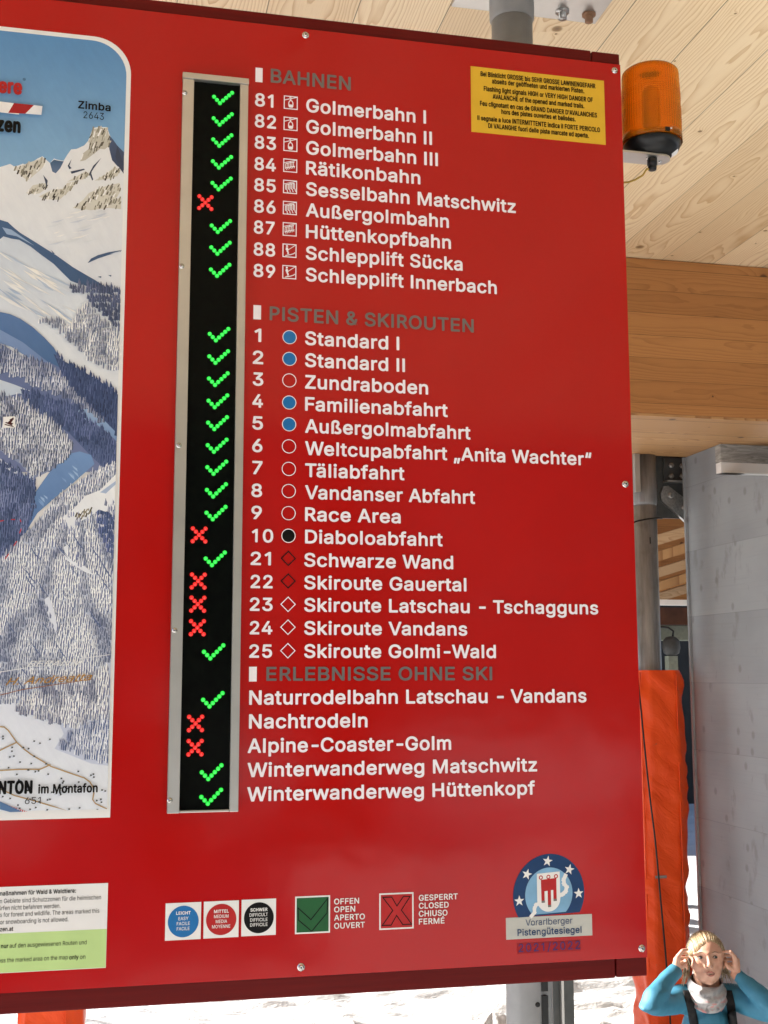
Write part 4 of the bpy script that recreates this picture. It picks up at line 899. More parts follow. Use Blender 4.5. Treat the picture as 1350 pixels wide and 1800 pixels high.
# bracket: flat arm with a round end, under the base
bz = z0-.0405; xe = axx+.017; x0 = pR-.08; m = MB(); hw = .034
arm = [(x0, BY-hw), (xe, BY-hw)]+[(xe+hw*math.sin(t), BY-hw*math.cos(t)) for t in np.linspace(0, math.pi, 16)]+[(xe, BY+hw), (x0, BY+hw)]
nn = len(arm); m.add([(x, y, bz-.006) for x, y in arm]+[(x, y, bz) for x, y in arm], [tuple(range(nn-1, -1, -1)), tuple(range(nn, 2*nn))]+[(i, (i+1) % nn, nn+(i+1) % nn, nn+i) for i in range(nn)])
m.build('bracket_arm', M['aluminium'], bc)
for dx, dy in ((-.026, -.010), (.018, .004), (-.002, .022)):
    m = MB(); m.lathe((axx+dx+.006, BY+dy, bz-.0062), [(.001, -.005), (.004, -.0045), (.0055, -.002), (.0055, 0)], 16); m.build('screw', M['screw_steel'], bc)
gx, gy = axx-.008, BY-.012
m = MB(); m.lathe((gx, gy, bz-.0065), [(.008, -.037), (.0115, -.036), (.0125, -.03), (.0125, -.022), (.0145, -.021), (.0145, -.002), (.013, 0)], 24); m.build('cable_gland', M['black_plastic'], bc)
pts = [Vector((gx, gy, bz-.04))]; e = [B(1137, 297, gy), B(1130, 308, gy+.01), B(1117, 316, gy+.02), B(1104, 320.5, gy+.03), B(1090, 321, gy+.05)]
plain('yellow_cable', (.42, .28, .05), .45); m = MB(); m.tube(pts+[Vector(p) for p in e], .0028, 10); m.build('cable', M['yellow_cable'], bc)
m = MB(); vs = []
for i, t in enumerate(np.linspace(-.62, -.05, 9)):
    for rr, hh in ((.64, -.0362), (.86, -.0240)): vs.append((axx+Rb*(rr+.006)*math.cos(t), BY+Rb*(rr+.006)*math.sin(t), z0+hh-.0012))
m.add(vs, [(2*i, 2*i+1, 2*i+3, 2*i+2)[::1] for i in range(8)]); m.build('rating_label', M['white_print'], bc)

# ------------------------------------------------------------------ ground
def hn(x, y, s=0): return vn(x+s*17.3+100, y+s*9.1+100)-.5
xs = np.concatenate([[-3000, -600, -120, -40, -16, -9], np.arange(-5.5, 9.01, .075), [11, 16, 30, 70, 300, 900, 3000]])
ys = np.concatenate([[-3000, -600, -120, -40, -18, -10, -6, -3, 0, 2, 4, 5.5, 6.5, 7.2], np.arange(7.7, 11.6, .024), np.arange(11.65, 25, .14), [27, 32, 45, 90, 300, 900, 3000]])
m = MB(); nx, ny = len(xs), len(ys); vs = []
for y in ys:
    for x in xs:
        z = 0.0
        if 7.5 < y < 25 and -6 < x < 9.2:
            f_ = min(1, (y-7.5)/.8)
            z = f_*(.11*abs(hn(x*.45+y*.1, y*3.1, 4))+.10*max(0, 2*hn(x*.8, y*6.3, 5))*max(0, hn(x*.3, y*.9, 7)+.45)+.045*abs(hn(x*2.2, y*9.0, 1))+.13*abs(hn(x*2.2+y*1.1, y*4.2, 8))+.06*hn(x*5.5, y*8, 9)+.02*hn(x*9, y*15, 2)+.05*max(0, hn(x*.35, y*1.15, 3)*2-.25))
        vs.append((x, y, z))
m.add(vs, [(j*nx+i, j*nx+i+1, (j+1)*nx+i+1, (j+1)*nx+i) for j in range(ny-1) for i in range(nx-1)], 0, True)
g = G('snow'); P = g.pos(); n = g.noise(g.vec(g.math('MULTIPLY', P[0], .7), g.math('MULTIPLY', P[1], 2.0), P[2]), 4.5, 6, .65); g.bump(n, .7, .06)
g.out(g.ramp(g.noise(g.vec(*P), .6, 3), (.3, (.50, .505, .51)), (.7, (.64, .64, .635))), .6, 0)
o = m.build('snow_ground', M['snow']); o['kind'] = 'structure'
def heap(name, label, px, py, topy, wpx_, dep, seed):
    c = ZP(px, py, 0) if dep is None else B(px, py, dep); y = c.y; cx = c.x; ht = max(.08, B(px, topy, y).z*.86); rx = wpx_/2110*y/2; R = np.random.default_rng(seed)
    m = MB(); N = 64; K_ = 26; vs = []
    for i in range(K_+1):
        for k in range(N):
            a = 2*math.pi*k/N; t = i/K_; r = rx*t*(1+.18*math.sin(3*a+seed)+.1*math.sin(7*a))
            x, yy = r*math.cos(a), r*.7*math.sin(a)
            z = ht*max(0, (1-t**1.5))*(1+.45*hn(x*3+seed, yy*3)+.16*hn(x*9, yy*9+seed, 1))
            vs.append((cx+x, y+yy, z-.02*t))
    m.add(vs, [(i*N+k, i*N+(k+1) % N, (i+1)*N+(k+1) % N, (i+1)*N+k)[::-1] for i in range(K_) for k in range(N)], 0, True)
    o = m.build(name, M['snow']); tag(o, label, 'snow heap')
heap('snow_heap', 'larger lumpy heap of snow on the ground left of the steel post', 620, 1830, 1756, 260, 8.3, 1)
heap('snow_heap', 'small heap of snow between the steel channel and the orange pad', 1060, 1830, 1768, 150, 8.2, 2)
heap('snow_heap', 'low heap of snow right behind the foot of the steel post', 868, 1830, 1768, 130, 8.6, 4)

# ------------------------------------------------------------------ beyond the wall
hut = thing('lift_building', 'long dark building beyond the snow, seen in the gap beside the grey wall', 'building', (6, 24, 0))
plain('dark_cladding', (.036, .034, .031), .8, 0, .2, 3)
m = MB(); m.box((-14, 23, -.1), (24, 29, 7.2)); m.build('wall', M['dark_cladding'], hut)
m = MB(); m.box((-14.5, 22.2, 7.21), (24.5, 29.5, 7.6)); m.build('roof', M['snow'], hut)
for k in range(7):
    x = -12+k*5; m = MB(); m.box((x, 22.95, 2.3), (x+1.6, 22.9995, 4.1)); f_ = m.build('window', M['grey_paint'], hut)
    m = MB(); m.box((x+.08, 22.94, 2.38), (x+1.52, 22.9495, 4.02)); plain('dark_glass', (.02, .025, .03), .06) if 'dark_glass' not in MATS else None; m.build('pane', M['dark_glass'], f_)
rf = thing('rear_canopy', 'second timber canopy with sloping battens, seen between the round post and the grey wall', 'roof', (6, 12, 3.4))
A = lambda px, py, y: B(px, py, y)
wood('batten_wood', 2, 0, .3, (.62, .44, .27), (.40, .23, .11), 0)
yk = 11.5
zz = A(1180, 950, yk)
slope = .30
m = MB(); vs = [(zz.x-4, yk-3, zz.z-4*slope+1.1), (zz.x+5, yk-3, zz.z+5*slope+1.1), (zz.x+5, yk+5, zz.z+5*slope+1.1), (zz.x-4, yk+5, zz.z-4*slope+1.1)]
m.add(vs+[(x, y, z+.05) for x, y, z in vs], [(3, 2, 1, 0), (4, 5, 6, 7), (0, 1, 5, 4), (1, 2, 6, 5), (2, 3, 7, 6), (3, 0, 4, 7)]); m.build('roof_deck', M['brown_wood'], rf)
m = MB(); m.box((zz.x-4, yk+2.4, A(1187, 1062, yk+2.4).z), (zz.x+5, yk+2.46, zz.z+1.6)); m.build('boarding', M['larch_beam'], rf)
for dx in (-3.8, 4.8):
    m = MB(); m.box((zz.x+dx-.07, yk+2.25, 0), (zz.x+dx+.07, yk+2.39, zz.z+dx*slope+1.09)); m.build('post', M['brown_wood'], rf)
    if dx < 0: continue
    m = MB(); m.box((zz.x+dx-.07, yk-2.6, 0), (zz.x+dx+.07, yk-2.46, zz.z+dx*slope+1.09)); m.build('post', M['brown_wood'], rf)
for k, py in enumerate((938, 967, 996, 1020, 1040)):
    y = yk-1.0+k*.55; p = A(1187, py, y); hb = .10; m = MB()
    for a, b, c_, d in ((-.02, hb, -3, 4),):
        vs = []
        for dx in (c_, d):
            for dy in (0, .14):
                for dz in (0, hb): vs.append((p.x+dx, y+dy, p.z-.06+dx*slope+dz))
        m.add(vs, [(0, 1, 3, 2), (4, 6, 7, 5), (0, 4, 5, 1), (2, 3, 7, 6), (0, 2, 6, 4), (1, 5, 7, 3)])
    m.build('batten', M['batten_wood'] if k % 2 == 0 else M['pine_soffit'], rf)
sb = thing('white_girder', 'thin white steel girder crossing the gap between round post and grey wall', 'girder', tuple(A(1185, 1060, 12.4)))
p = A(1185, 1058.5, 12.4); m = MB(); m.box((p.x-4, 12.4, p.z-.03), (p.x+6, 12.55, p.z+.028)); m.build('girder', M['white_print'], sb)
for dx in (-3.9, 5.9): m = MB(); m.box((p.x+dx-.05, 12.42, 0), (p.x+dx+.05, 12.53, p.z-.031)); m.build('upright', M['grey_paint'], sb)
p = A(1187, 1082, 12.7); q = A(1187, 1068, 12.7); q2 = A(1187, 1098, 12.7)
dk = thing('fascia_board', 'dark reddish brown fascia board under the white girder', 'board', (p.x, 12.75, q2.z))
plain('dark_brown_stain', (.075, .028, .014), .55, 0, .3, 8); m = MB(); m.box((p.x-3.8, 12.7, q2.z), (p.x+5.8, 12.76, q.z)); m.build('planks', M['dark_brown_stain'], dk)
q0 = A(1160, 1099, 12.9); q1_ = A(1216, 1126, 12.9); plain('sage_paint', (.20, .22, .18), .6)
o_ = thing('cable_duct', 'pale grey green cable duct below the dark brown fascia board', 'duct', (q1_.x, 12.9, q1_.z)); m = MB(); m.box((q0.x-2.6, 12.9, q1_.z), (q1_.x+4, 13.05, q0.z), bev=.01); m.build('duct', M['sage_paint'], o_)
for dx in (-2.5, 3.9): m = MB(); m.box((q1_.x+dx-.04, 12.94, 0), (q1_.x+dx+.04, 13.02, q1_.z-.001)); m.build('support', M['grey_paint'], o_)
c = A(1180, 1136, 12.6); fl = thing('floodlight', 'dark grey floodlight housing hanging on a short pole beside the galvanised post', 'floodlight', (c.x, 12.6, 0))
m = MB(); m.lathe((c.x, 12.6, c.z-.10), [(.05, 0), (.085, .02), (.10, .08), (.095, .16), (.06, .2), (.02, .21)], 24); plain('dull_grey', (.045, .046, .046), .5); m.build('housing', M['dull_grey'], fl)
m = MB(); m.box((c.x-.06, 12.55, 0), (c.x+.05, 12.65, c.z-.11)); m.build('pole', M['sage_paint'], fl)
m = MB(); m.tube([(c.x+.02, 12.6, c.z+.1), (c.x+.03, 12.6, c.z+.17), (c.x-.02, 12.62, c.z+.21), (c.x-.12, 12.65, c.z+.22)], .012, 8); m.build('cable', M['black_plastic'], fl)

# ------------------------------------------------------------------ added outside the frame to shade and to show in the gloss
scr = thing('sun_block_screen', 'unseen tall brown screen added under the left roof edge to block sun', 'screen', (-1.64, 7.9, 0))  # added out of view to keep the sun off the grey wall
m = MB(); m.box((-1.67, 6.86, 0), (-1.61, 9.1, CZ-.001)); m.build('planks', M['brown_wood'], scr)
m = MB(); m.box((-1.72, 4.76, 0), (-1.50, 5.06, CZ-.001), bev=.01); tag(m.build('sun_block_post', M['brown_wood']), 'unseen square brown post added to shade the steel post', 'post')  # also added out of view, its shade falls on the round steel post
# unseen counter and hut across the yard, added for the glossy board to mirror
wood('counter_wood', 0, 2, .16, (.62, .42, .22), (.40, .22, .09), .003)
ct = thing('reflection_counter', 'unseen light timber counter added on the snow for the red board to mirror', 'counter', (-2.3, -5.2, 0))
m = MB(); m.box((-3.4, -5.5, 0), (-1.25, -5.0, 1.02)); m.build('front', M['counter_wood'], ct); m = MB(); m.box((-3.5, -5.6, 1.021), (-1.15, -4.9, 1.07), bev=.005); m.build('top', M['counter_wood'], ct)
plain('render_plaster', (.62, .60, .56), .8); kk = thing('reflection_kiosk', 'unseen small plastered hut added across the snow for the red board to mirror', 'reflection_kiosk', (.2, -11, 0))
m = MB(); m.box((-.9, -13, 0), (1.3, -10.5, 2.7)); m.build('wall', M['render_plaster'], kk); m = MB(); m.box((-1.2, -13.3, 2.701), (1.6, -10.1, 2.85)); m.build('roof', M['roof_sheet'], kk)
m = MB(); m.box((-.6, -10.5, 1.1), (.2, -10.47, 2.2)); m.build('window', M['dark_glass'], kk); m = MB(); m.box((.4, -10.5, 0), (1.1, -10.46, 2.1)); m.build('door', M['brown_wood'], kk)
g = G('forest_slope'); P = g.pos(); n = g.noise(g.vec(*P), .35, 5, .7); g.out(g.ramp(n, (.40, (.022, .030, .022)), (.62, (.05, .06, .05)), (.75, (.45, .47, .5))), .9)
m = MB(); vs = []; A0, A1, NA = math.radians(-170), math.radians(10), 60
for i in range(NA+1):
    a = A0+(A1-A0)*i/NA
    for k, (r, z) in enumerate(((42, -1), (60, 7), (90, 24), (140, 52), (200, 70))): q = 1+.12*math.sin(i*1.3+k)+.08*math.sin(i*3.1+k*2); vs.append((r*math.cos(a)*(1+.03*math.sin(i*2.2)), r*math.sin(a), z*q if z > 0 else z))
m.add(vs, [(i*5+k, i*5+k+1, (i+1)*5+k+1, (i+1)*5+k) for i in range(NA) for k in range(4)], 0, True); o = m.build('hills', M['forest_slope']); o['kind'] = 'structure'

for o in bpy.data.objects:
    if o.parent is None:
        b = o.name.split('.')[0]
        if b == 'snow_heap': o['group'] = 'heaps of snow below the board'
        if b == 'post_pad': o['group'] = 'orange pads round the canopy posts'
        if b == 'pipe_post': o['group'] = 'round posts inside the orange pads'
# unseen building added to the left to shade the yard in front of the board
plain('timber_dark', (.16, .09, .05), .7); ab = thing('shade_building', 'unseen dark timber building added left of the yard to shade its snow', 'building', (-8, -4.5, 0))
m = MB(); m.box((-10, -8, 0), (-6, -1.2, 5)); m.build('wall', M['timber_dark'], ab); m = MB(); m.box((-10.5, -8.5, 5.001), (-5.5, -.8, 5.3)); m.build('roof', M['snow'], ab)
m = MB(); m.box((-5.999, -6, 1), (-5.95, -3, 2.6)); m.build('window', M['dark_glass'], ab)

plain('spruce_needles', (.030, .052, .026), .8, 0, .3, 6); plain('bark', (.10, .07, .05), .8)
for tx_, ty_, th_ in ((-3.2, -8.6, 6.5), (3.3, -12.5, 8), (-5.2, -13.5, 8.5), (7.4, -8.6, 7), (.7, -17, 9), (9.6, -12, 8)):  # unseen trees added as dark gaps in the snow that the board mirrors
    tr = thing('reflection_spruce', 'unseen dark green spruce added to break up the reflections in the red board', 'tree', (tx_, ty_, 0), 'spruces added for the reflections')
    m = MB(); m.tube([(tx_, ty_, 0), (tx_, ty_, th_)], [.13, .02], 8); m.build('trunk', M['bark'], tr)
    m = MB(); nl = int(th_*4)
    for l in range(nl):
        t = l/nl; z = .5+(th_-.5)*t; rr = .24*th_*(1-t)+.1
        for k in range(11):
            a = random.uniform(0, 6.283); r = rr*random.uniform(.6, 1.1); ca, sa = math.cos(a), math.sin(a); wd = .10+.10*r; dz = -.30*r
            m.add([(tx_, ty_, z+.06), (tx_+ca*r*.6-sa*wd, ty_+sa*r*.6+ca*wd, z+dz*.5), (tx_+ca*r, ty_+sa*r, z+dz), (tx_+ca*r*.6+sa*wd, ty_+sa*r*.6-ca*wd, z+dz*.5)], [(0, 1, 2, 3)])
    m.build('crown', M['spruce_needles'], tr)
# ------------------------------------------------------------------ the woman
GD = 4.72
def Q(px, py, dz=0.0): return DP(px, py, GD+dz)
hd = Q(1240, 1684, 0)
woman = thing('person', 'woman in a blue long-sleeved shirt, black braces and grey neck gaiter, hands at her ears', 'person', (Q(1243, 1900).x, Q(1243, 1900).y, 0))
TOC = -_f                                    # towards the camera
def bm_obj(parts, name, mat, voxel, smooth=4, factor=.5):
    """union of rounded pieces grown into one continuous skin"""
    m = MB()
    for p in parts:
        if p[0] == 'e':                      # ellipsoid: centre, radii along right/up/toward camera
            _, c, (ra, rb, rc) = p; vs = []; n, k_ = 24, 16
            for i in range(k_+1):
                t = math.pi*i/k_
                for k in range(n):
                    a = 2*math.pi*k/n; vs.append(c+RX*(ra*math.sin(t)*math.cos(a))+UX*(rb*math.cos(t))+TOC*(rc*math.sin(t)*math.sin(a)))
            m.add(vs, [(i*n+k, (i+1)*n+k, (i+1)*n+(k+1) % n, i*n+(k+1) % n) for i in range(k_) for k in range(n)])
        else:                                # rounded limb: points, radii, flattening
            _, pts, rads = p[:3]; fl = p[3] if len(p) > 3 else 1.0
            P0 = [Vector(q) for q in pts]; out, rr = [], []
            d0 = (P0[0]-P0[1]).normalized(); d1 = (P0[-1]-P0[-2]).normalized()
            for t in (1, .8, .5): out.append(P0[0]+d0*rads[0]*t); rr.append(max(.0006, rads[0]*math.sqrt(max(0, 1-t*t))))
            for i in range(len(P0)):
                out.append(P0[i]); rr.append(rads[i])
                if i < len(P0)-1:
                    for t in (.33, .67): out.append(P0[i].lerp(P0[i+1], t)); rr.append(rads[i]*(1-t)+rads[i+1]*t)
            for t in (.5, .8, 1): out.append(P0[-1]+d1*rads[-1]*t); rr.append(max(.0006, rads[-1]*math.sqrt(max(0, 1-t*t))))
            m.tube(out, rr, 16, flat=fl)
    o = m.build(name, M[mat] if isinstance(mat, str) else mat, woman)
    md = o.modifiers.new('r', 'REMESH'); md.mode = 'VOXEL'; md.voxel_size = voxel; md.use_smooth_shade = True
    if smooth: sm_ = o.modifiers.new('s', 'SMOOTH'); sm_.iterations = smooth; sm_.factor = factor
    dg = bpy.context.evaluated_depsgraph_get(); dg.update(); me = bpy.data.meshes.new_from_object(o.evaluated_get(dg))
    o.modifiers.clear(); old = o.data; o.data = me; bpy.data.meshes.remove(old); me.name = name
    for p in me.polygons: p.use_smooth = True
    return o
g = G('skin'); P = g.pos(); n = g.noise(g.vec(*P), 55, 4); n2 = g.noise(g.vec(*P), 14, 2)
g.out(g.mix(g.math('MULTIPLY', g.sm(n2, .45, .7), .35), g.ramp(n, (.3, (.50, .275, .19)), (.7, (.58, .335, .235))), (.56, .23, .16)), .48, 0, Subsurface_Weight=.12, Subsurface_Radius=(.010, .004, .002), Subsurface_Scale=1.0)
hips = Vector((Q(1243, 2010).x, Q(1243, 2010).y, .88))
SL, SR = Q(1199, 1756, .02), Q(1289, 1752, .02)
EL, ER = Q(1140, 1766, -.17), Q(1371, 1783, -.17)
WL_, WR_ = Q(1189, 1703, -.03), Q(1294, 1712, -.04)
CH = Q(1243, 1815, .02); NB = Q(1242, 1748, .03); NT = Q(1241, 1716, .02)
def hand(wr, kn, tips, thumb, pr=.021):
    """palm from wrist to knuckles plus five separate fingers"""
    prt = [('t', [wr, wr.lerp(kn[1], .5), (kn[1]+kn[2])*.5], [.019, .022, .018], .62), ('t', [wr, kn[0]], [.015, .0105]), ('t', [wr, kn[3]], [.014, .0095])]
    for k, tp in enumerate(tips):
        mid = kn[k].lerp(tp[0], .55)
        prt.append(('t', [kn[k], tp[0], tp[1]], [.0088-.0006*k, .0078-.0005*k, .0062-.0005*k]))
    prt.append(('t', thumb, [.012, .0095, .0072])); return prt
# left in the picture: fingers go up and inwards behind the ear
kl = [Q(1192, 1681, -.050), Q(1189, 1686, -.034), Q(1188.5, 1691.5, -.018), Q(1190, 1697, -.004)]
tl = [(Q(1199.5, 1671, -.050), Q(1208.5, 1669, -.036)), (Q(1197.5, 1676.5, -.034), Q(1208, 1675.5, -.020)), (Q(1197.5, 1683.5, -.016), Q(1208, 1683, -.004)), (Q(1198.5, 1691, .000), Q(1206, 1690, .008))]
thl = [Q(1192, 1699, -.03), Q(1200, 1699, -.048), Q(1206, 1693, -.046)]
kr = [Q(1291, 1682, -.055), Q(1294, 1687.5, -.038), Q(1295, 1693.5, -.020), Q(1294, 1700, -.004)]
tr_ = [(Q(1284, 1673, -.055), Q(1274, 1673, -.040)), (Q(1286, 1679, -.036), Q(1274.5, 1679.5, -.022)), (Q(1287, 1686, -.016), Q(1275, 1687, -.004)), (Q(1286, 1693.5, .000), Q(1277, 1694, .008))]
thr = [Q(1288, 1702, -.045), Q(1280, 1700, -.058), Q(1276, 1693, -.054)]
head = [('e', Q(1240, 1675, .012), (.0685, .079, .088)), ('e', Q(1242.5, 1699, -.018), (.0565, .066, .062)), ('e', Q(1246, 1722, -.048), (.021, .0195, .026)),
        ('e', Q(1227, 1696, -.040), (.026, .026, .028)), ('e', Q(1259.5, 1695, -.038), (.024, .026, .026)), ('e', Q(1244, 1708, -.060), (.027, .018, .024)),
        ('t', [Q(1245.2, 1681, -.073), Q(1246.6, 1690, -.085), Q(1247.3, 1696.5, -.094)], [.0075, .0085, .0105]), ('e', Q(1242, 1698.5, -.080), (.0075, .006, .010)), ('e', Q(1251, 1698.3, -.079), (.0075, .006, .010)),
        ('t', [Q(1221, 1677, -.055), Q(1244, 1677.5, -.070), Q(1265, 1676, -.051)], [.008, .0085, .008]),
        ('t', [Q(1205.5, 1684, .004), Q(1204.8, 1692, -.002), Q(1208, 1703, -.006)], [.010, .0125, .0075], .5), ('t', [Q(1274.5, 1684, .006), Q(1275, 1692, .0), Q(1272, 1702, -.004)], [.010, .0120, .0075], .5)]
legs = []
for s in (-1, 1):
    a = hips+RX*(.085*s)-Vector((0, 0, .03)); k_ = Vector((a.x+.02*s, a.y-.01, .47)); f_ = Vector((a.x+.03*s, a.y+.02, .09)); toe = f_+Vector((TOC.x, TOC.y, 0)).normalized()*.15-Vector((0, 0, .045))
    legs += [('t', [a, k_, f_], [.082, .054, .038]), ('t', [f_-Vector((0, 0, .03)), toe], [.040, .032])]
body = bm_obj(head + [('t', [NT, NB], [.050, .056]), ('t', [NB+Vector((0, 0, -.02)), CH, (CH+hips)*.5, hips], [.075, .118, .105, .125], .74), ('t', [SL, NB, SR], [.040, .050, .040]),
        ('t', [SL, EL, WL_], [.038, .028, .0225]), ('t', [SR, ER, WR_], [.038, .028, .0225])] + hand(WL_, kl, tl, thl) + hand(WR_, kr, tr_, thr) + legs, 'body', 'skin', .0032, 9)
# sink the eye sockets and the mouth corners a little
me = body.data; off = WL[body.name]
n = len(me.vertices); V = np.zeros(n*3, np.float32); me.vertices.foreach_get('co', V); V = V.reshape(-1, 3)+np.array(off)
def push(c, r, amt):
    c = np.array(c); d = np.linalg.norm(V-c, axis=1); V[:] += (np.exp(-(d/r)**2)*amt)[:, None]*np.array(TOC)[None, :]
push(Q(1231.5, 1683.5, -.07), .013, -.010); push(Q(1257, 1683, -.07), .013, -.010)
push(Q(1243, 1703, -.085), .007, -.003); push(Q(1247.5, 1715.5, -.078), .010, -.004)
me.vertices.foreach_set('co', (V-np.array(off)).astype(np.float32).ravel()); me.update()
from mathutils.bvhtree import BVHTree
dg = bpy.context.evaluated_depsgraph_get(); tree_ = BVHTree.FromPolygons([Vector(v) for v in V], [tuple(p.vertices) for p in me.polygons])
def on(px, py, up=.001):                     # the skin's surface along a picture ray
    d = ray(px, py).normalized(); h = tree_.ray_cast(CAM, d)
    return (h[0] if h[0] else Q(px, py, -.08)) - d*up
# eyes, brows, lips
plain('eye_white', (.62, .58, .55), .2, 0, .02); plain('iris', (.055, .060, .058), .15); plain('lash', (.05, .032, .022), .6); plain('brow_hair', (.13, .078, .042), .7); plain('lip', (.44, .16, .13), .4); plain('mouth_dark', (.05, .012, .012), .5)
def ball(c, r, name, mat, sq=(1, 1, 1)):
    m = MB(); vs = []; n_, k_ = 20, 12
    for i in range(k_+1):
        t = math.pi*i/k_
        for k in range(n_):
            a = 2*math.pi*k/n_; vs.append(c+RX*(r*sq[0]*math.sin(t)*math.cos(a))+UX*(r*sq[1]*math.cos(t))+TOC*(r*sq[2]*math.sin(t)*math.sin(a)))
    m.add(vs, [(i*n_+k, (i+1)*n_+k, (i+1)*n_+(k+1) % n_, i*n_+(k+1) % n_) for i in range(k_) for k in range(n_)], 0, True); return m.build(name, M[mat], woman)
for ex, ey in ((1231.3, 1683.0), (1257.0, 1682.4)):
    c = on(ex, ey, 0); ball(c+_f*.0012, .0092, 'eye', 'eye_white', (1.25, .5, .4))
    ball(on(ex+1.4, ey+.3, 0)+TOC*.0012, .0052, 'iris', 'iris', (1, .95, .4))
    m = MB(); m.tube([on(ex-4.6, ey+.7, .0014), on(ex-2, ey-1.7, .0036), on(ex+1.4, ey-2.0, .0038), on(ex+4.6, ey-.1, .0016)], [.0006, .0013, .0013, .0005], 6); m.build('eyelash', M['lash'], woman)
    m = MB(); m.tube([on(ex-4.3, ey+1.0, .0012), on(ex, ey+2.5, .0018), on(ex+4.3, ey+.8, .0012)], [.0004, .0007, .0004], 6); m.build('lower_lid', M['brow_hair'], woman)
    s = 1 if ex > 1240 else -1
    m = MB(); m.tube([on(ex-6.0, ey-(7.4 if s > 0 else 6.4), .001), on(ex-1, ey-9.2, .001), on(ex+3, ey-8.8, .001), on(ex+6, ey-(6.6 if s > 0 else 7.6), .001)], [.0009, .0018, .0017, .0008], 6, flat=.7); m.build('eyebrow', M['brow_hair'], woman)
mo = [on(1241.8, 1711.6, .0005), on(1246, 1710.2, .002), on(1250, 1710.4, .002), on(1256.5, 1711.6, .0005)]
m = MB(); m.tube([on(1242, 1711.8, .0004), on(1249, 1712.6, .001), on(1256.4, 1711.8, .0004)], [.0008, .0027, .0008], 10, flat=.6); m.build('mouth', M['mouth_dark'], woman)
m = MB(); m.tube([on(1241.6, 1711.2, .001), on(1245.5, 1708.9, .0028), on(1248.5, 1709.4, .0026), on(1251.5, 1708.9, .0028), on(1256.8, 1711.2, .001)], [.0009, .0024, .0020, .0024, .0008], 8); m.build('upper_lip', M['lip'], woman)
m = MB(); m.tube([on(1242, 1712.6, .001), on(1246, 1715.2, .0026), on(1249.5, 1715.8, .0030), on(1253, 1715.0, .0024), on(1256.4, 1712.6, .001)], [.0008, .0025, .0029, .0025, .0008], 8); m.build('lower_lip', M['lip'], woman)
for x in (1243.4, 1249.6): m = MB(); m.tube([on(x, 1700.4, .0002), on(x+1.2, 1700.2, .0002)], [.0016, .0014], 6); m.build('nostril', M['mouth_dark'], woman)

# shirt, braces, trousers, gaiter
g = G('blue_shirt'); P = g.pos(); n = g.noise(g.vec(*P), 600, 2); n1 = g.noise(g.vec(*P), 26, 4); g.bump(g.math('ADD', g.math('MULTIPLY', n, .1), n1), .22, .012)
g.out(g.ramp(n1, (.3, (.028, .165, .265)), (.7, (.04, .205, .315))), .62)
CL = WL_.lerp(EL, .06); CRt = WR_.lerp(ER, .06)
shirt = bm_obj([('t', [NB+Vector((0, 0, -.035)), CH, (CH+hips)*.5, hips+Vector((0, 0, .06))], [.082, .128, .116, .132], .76), ('t', [SL, NB+Vector((0, 0, -.028)), SR], [.056, .058, .056]),
        ('t', [SL, SL.lerp(EL, .5)+Vector((0, 0, -.006)), EL, EL.lerp(WL_, .55), CL], [.055, .043, .0415, .036, .0285]), ('t', [SR, SR.lerp(ER, .5)+Vector((0, 0, -.006)), ER, ER.lerp(WR_, .55), CRt], [.055, .043, .0415, .036, .0285])], 'shirt', 'blue_shirt', .0065, 6)
me = shirt.data; so_ = WL[shirt.name]      # soft folds
for v in me.vertices:
    p = v.co+so_; q = hn(p.x*10+p.z*16, p.z*20+p.y*9, 5)+.7*hn(p.x*24-p.z*12, p.z*30+p.y*20, 6); v.co += v.normal*.0080*q
me.update()
sv = [v.co+so_ for v in me.vertices]; st_ = BVHTree.FromPolygons(sv, [tuple(p.vertices) for p in me.polygons])
plain('black_webbing', (.009, .009, .010), .7, 0, .2, 300)
def strap(pts, w):
    m = MB(); vs = []; n_ = 0; path = []
    for a, b in zip(pts, pts[1:]):
        for t in np.linspace(0, 1, 9)[:-1]: path.append((a[0]+(b[0]-a[0])*t, a[1]+(b[1]-a[1])*t))
    path.append(pts[-1])
    for x, y in path:
        for dx in (-w/2, -w/6, w/6, w/2):
            d = ray(x+dx, y).normalized(); h = st_.ray_cast(CAM, d)[0] or Q(x+dx, y, -.08); vs.append(h-d*.004)
    n_ = len(path); m.add(vs, [(4*i+k, 4*i+k+1, 4*i+k+5, 4*i+k+4) for i in range(n_-1) for k in range(3)], 0, True)
    o = m.build('brace', M['black_webbing'], woman); md = o.modifiers.new('t', 'SOLIDIFY'); md.thickness = .003; md.offset = 0; return o
strap([(1208, 1741), (1214, 1765), (1220, 1800), (1224, 1850), (1225, 1930)], 15); strap([(1279, 1741), (1284, 1765), (1289, 1800), (1289, 1850), (1285, 1930)], 15)
plain('black_trousers', (.012, .013, .016), .6, 0, .2, 60)
tro = [('t', [hips+Vector((0, 0, .07)), hips], [.135, .138], .8)]
for s in (-1, 1):
    a = hips+RX*(.085*s)-Vector((0, 0, .03)); k_ = Vector((a.x+.02*s, a.y-.01, .47)); f_ = Vector((a.x+.03*s, a.y+.02, .16)); tro.append(('t', [a, k_, f_], [.095, .070, .068]))
bm_obj(tro, 'trousers', 'black_trousers', .012, 4)
bo = []
for s in (-1, 1):
    a = hips+RX*(.085*s); f_ = Vector((a.x+.03*s, a.y+.02, .09)); dv = Vector((TOC.x, TOC.y, 0)).normalized(); bo += [('t', [f_+Vector((0, 0, .14)), f_-Vector((0, 0, .02))], [.062, .060]), ('t', [f_-Vector((0, 0, .035))-dv*.04, f_-Vector((0, 0, .04))+dv*.17], [.052, .046])]
bm_obj(bo, 'boots', 'dull_grey', .01, 3)
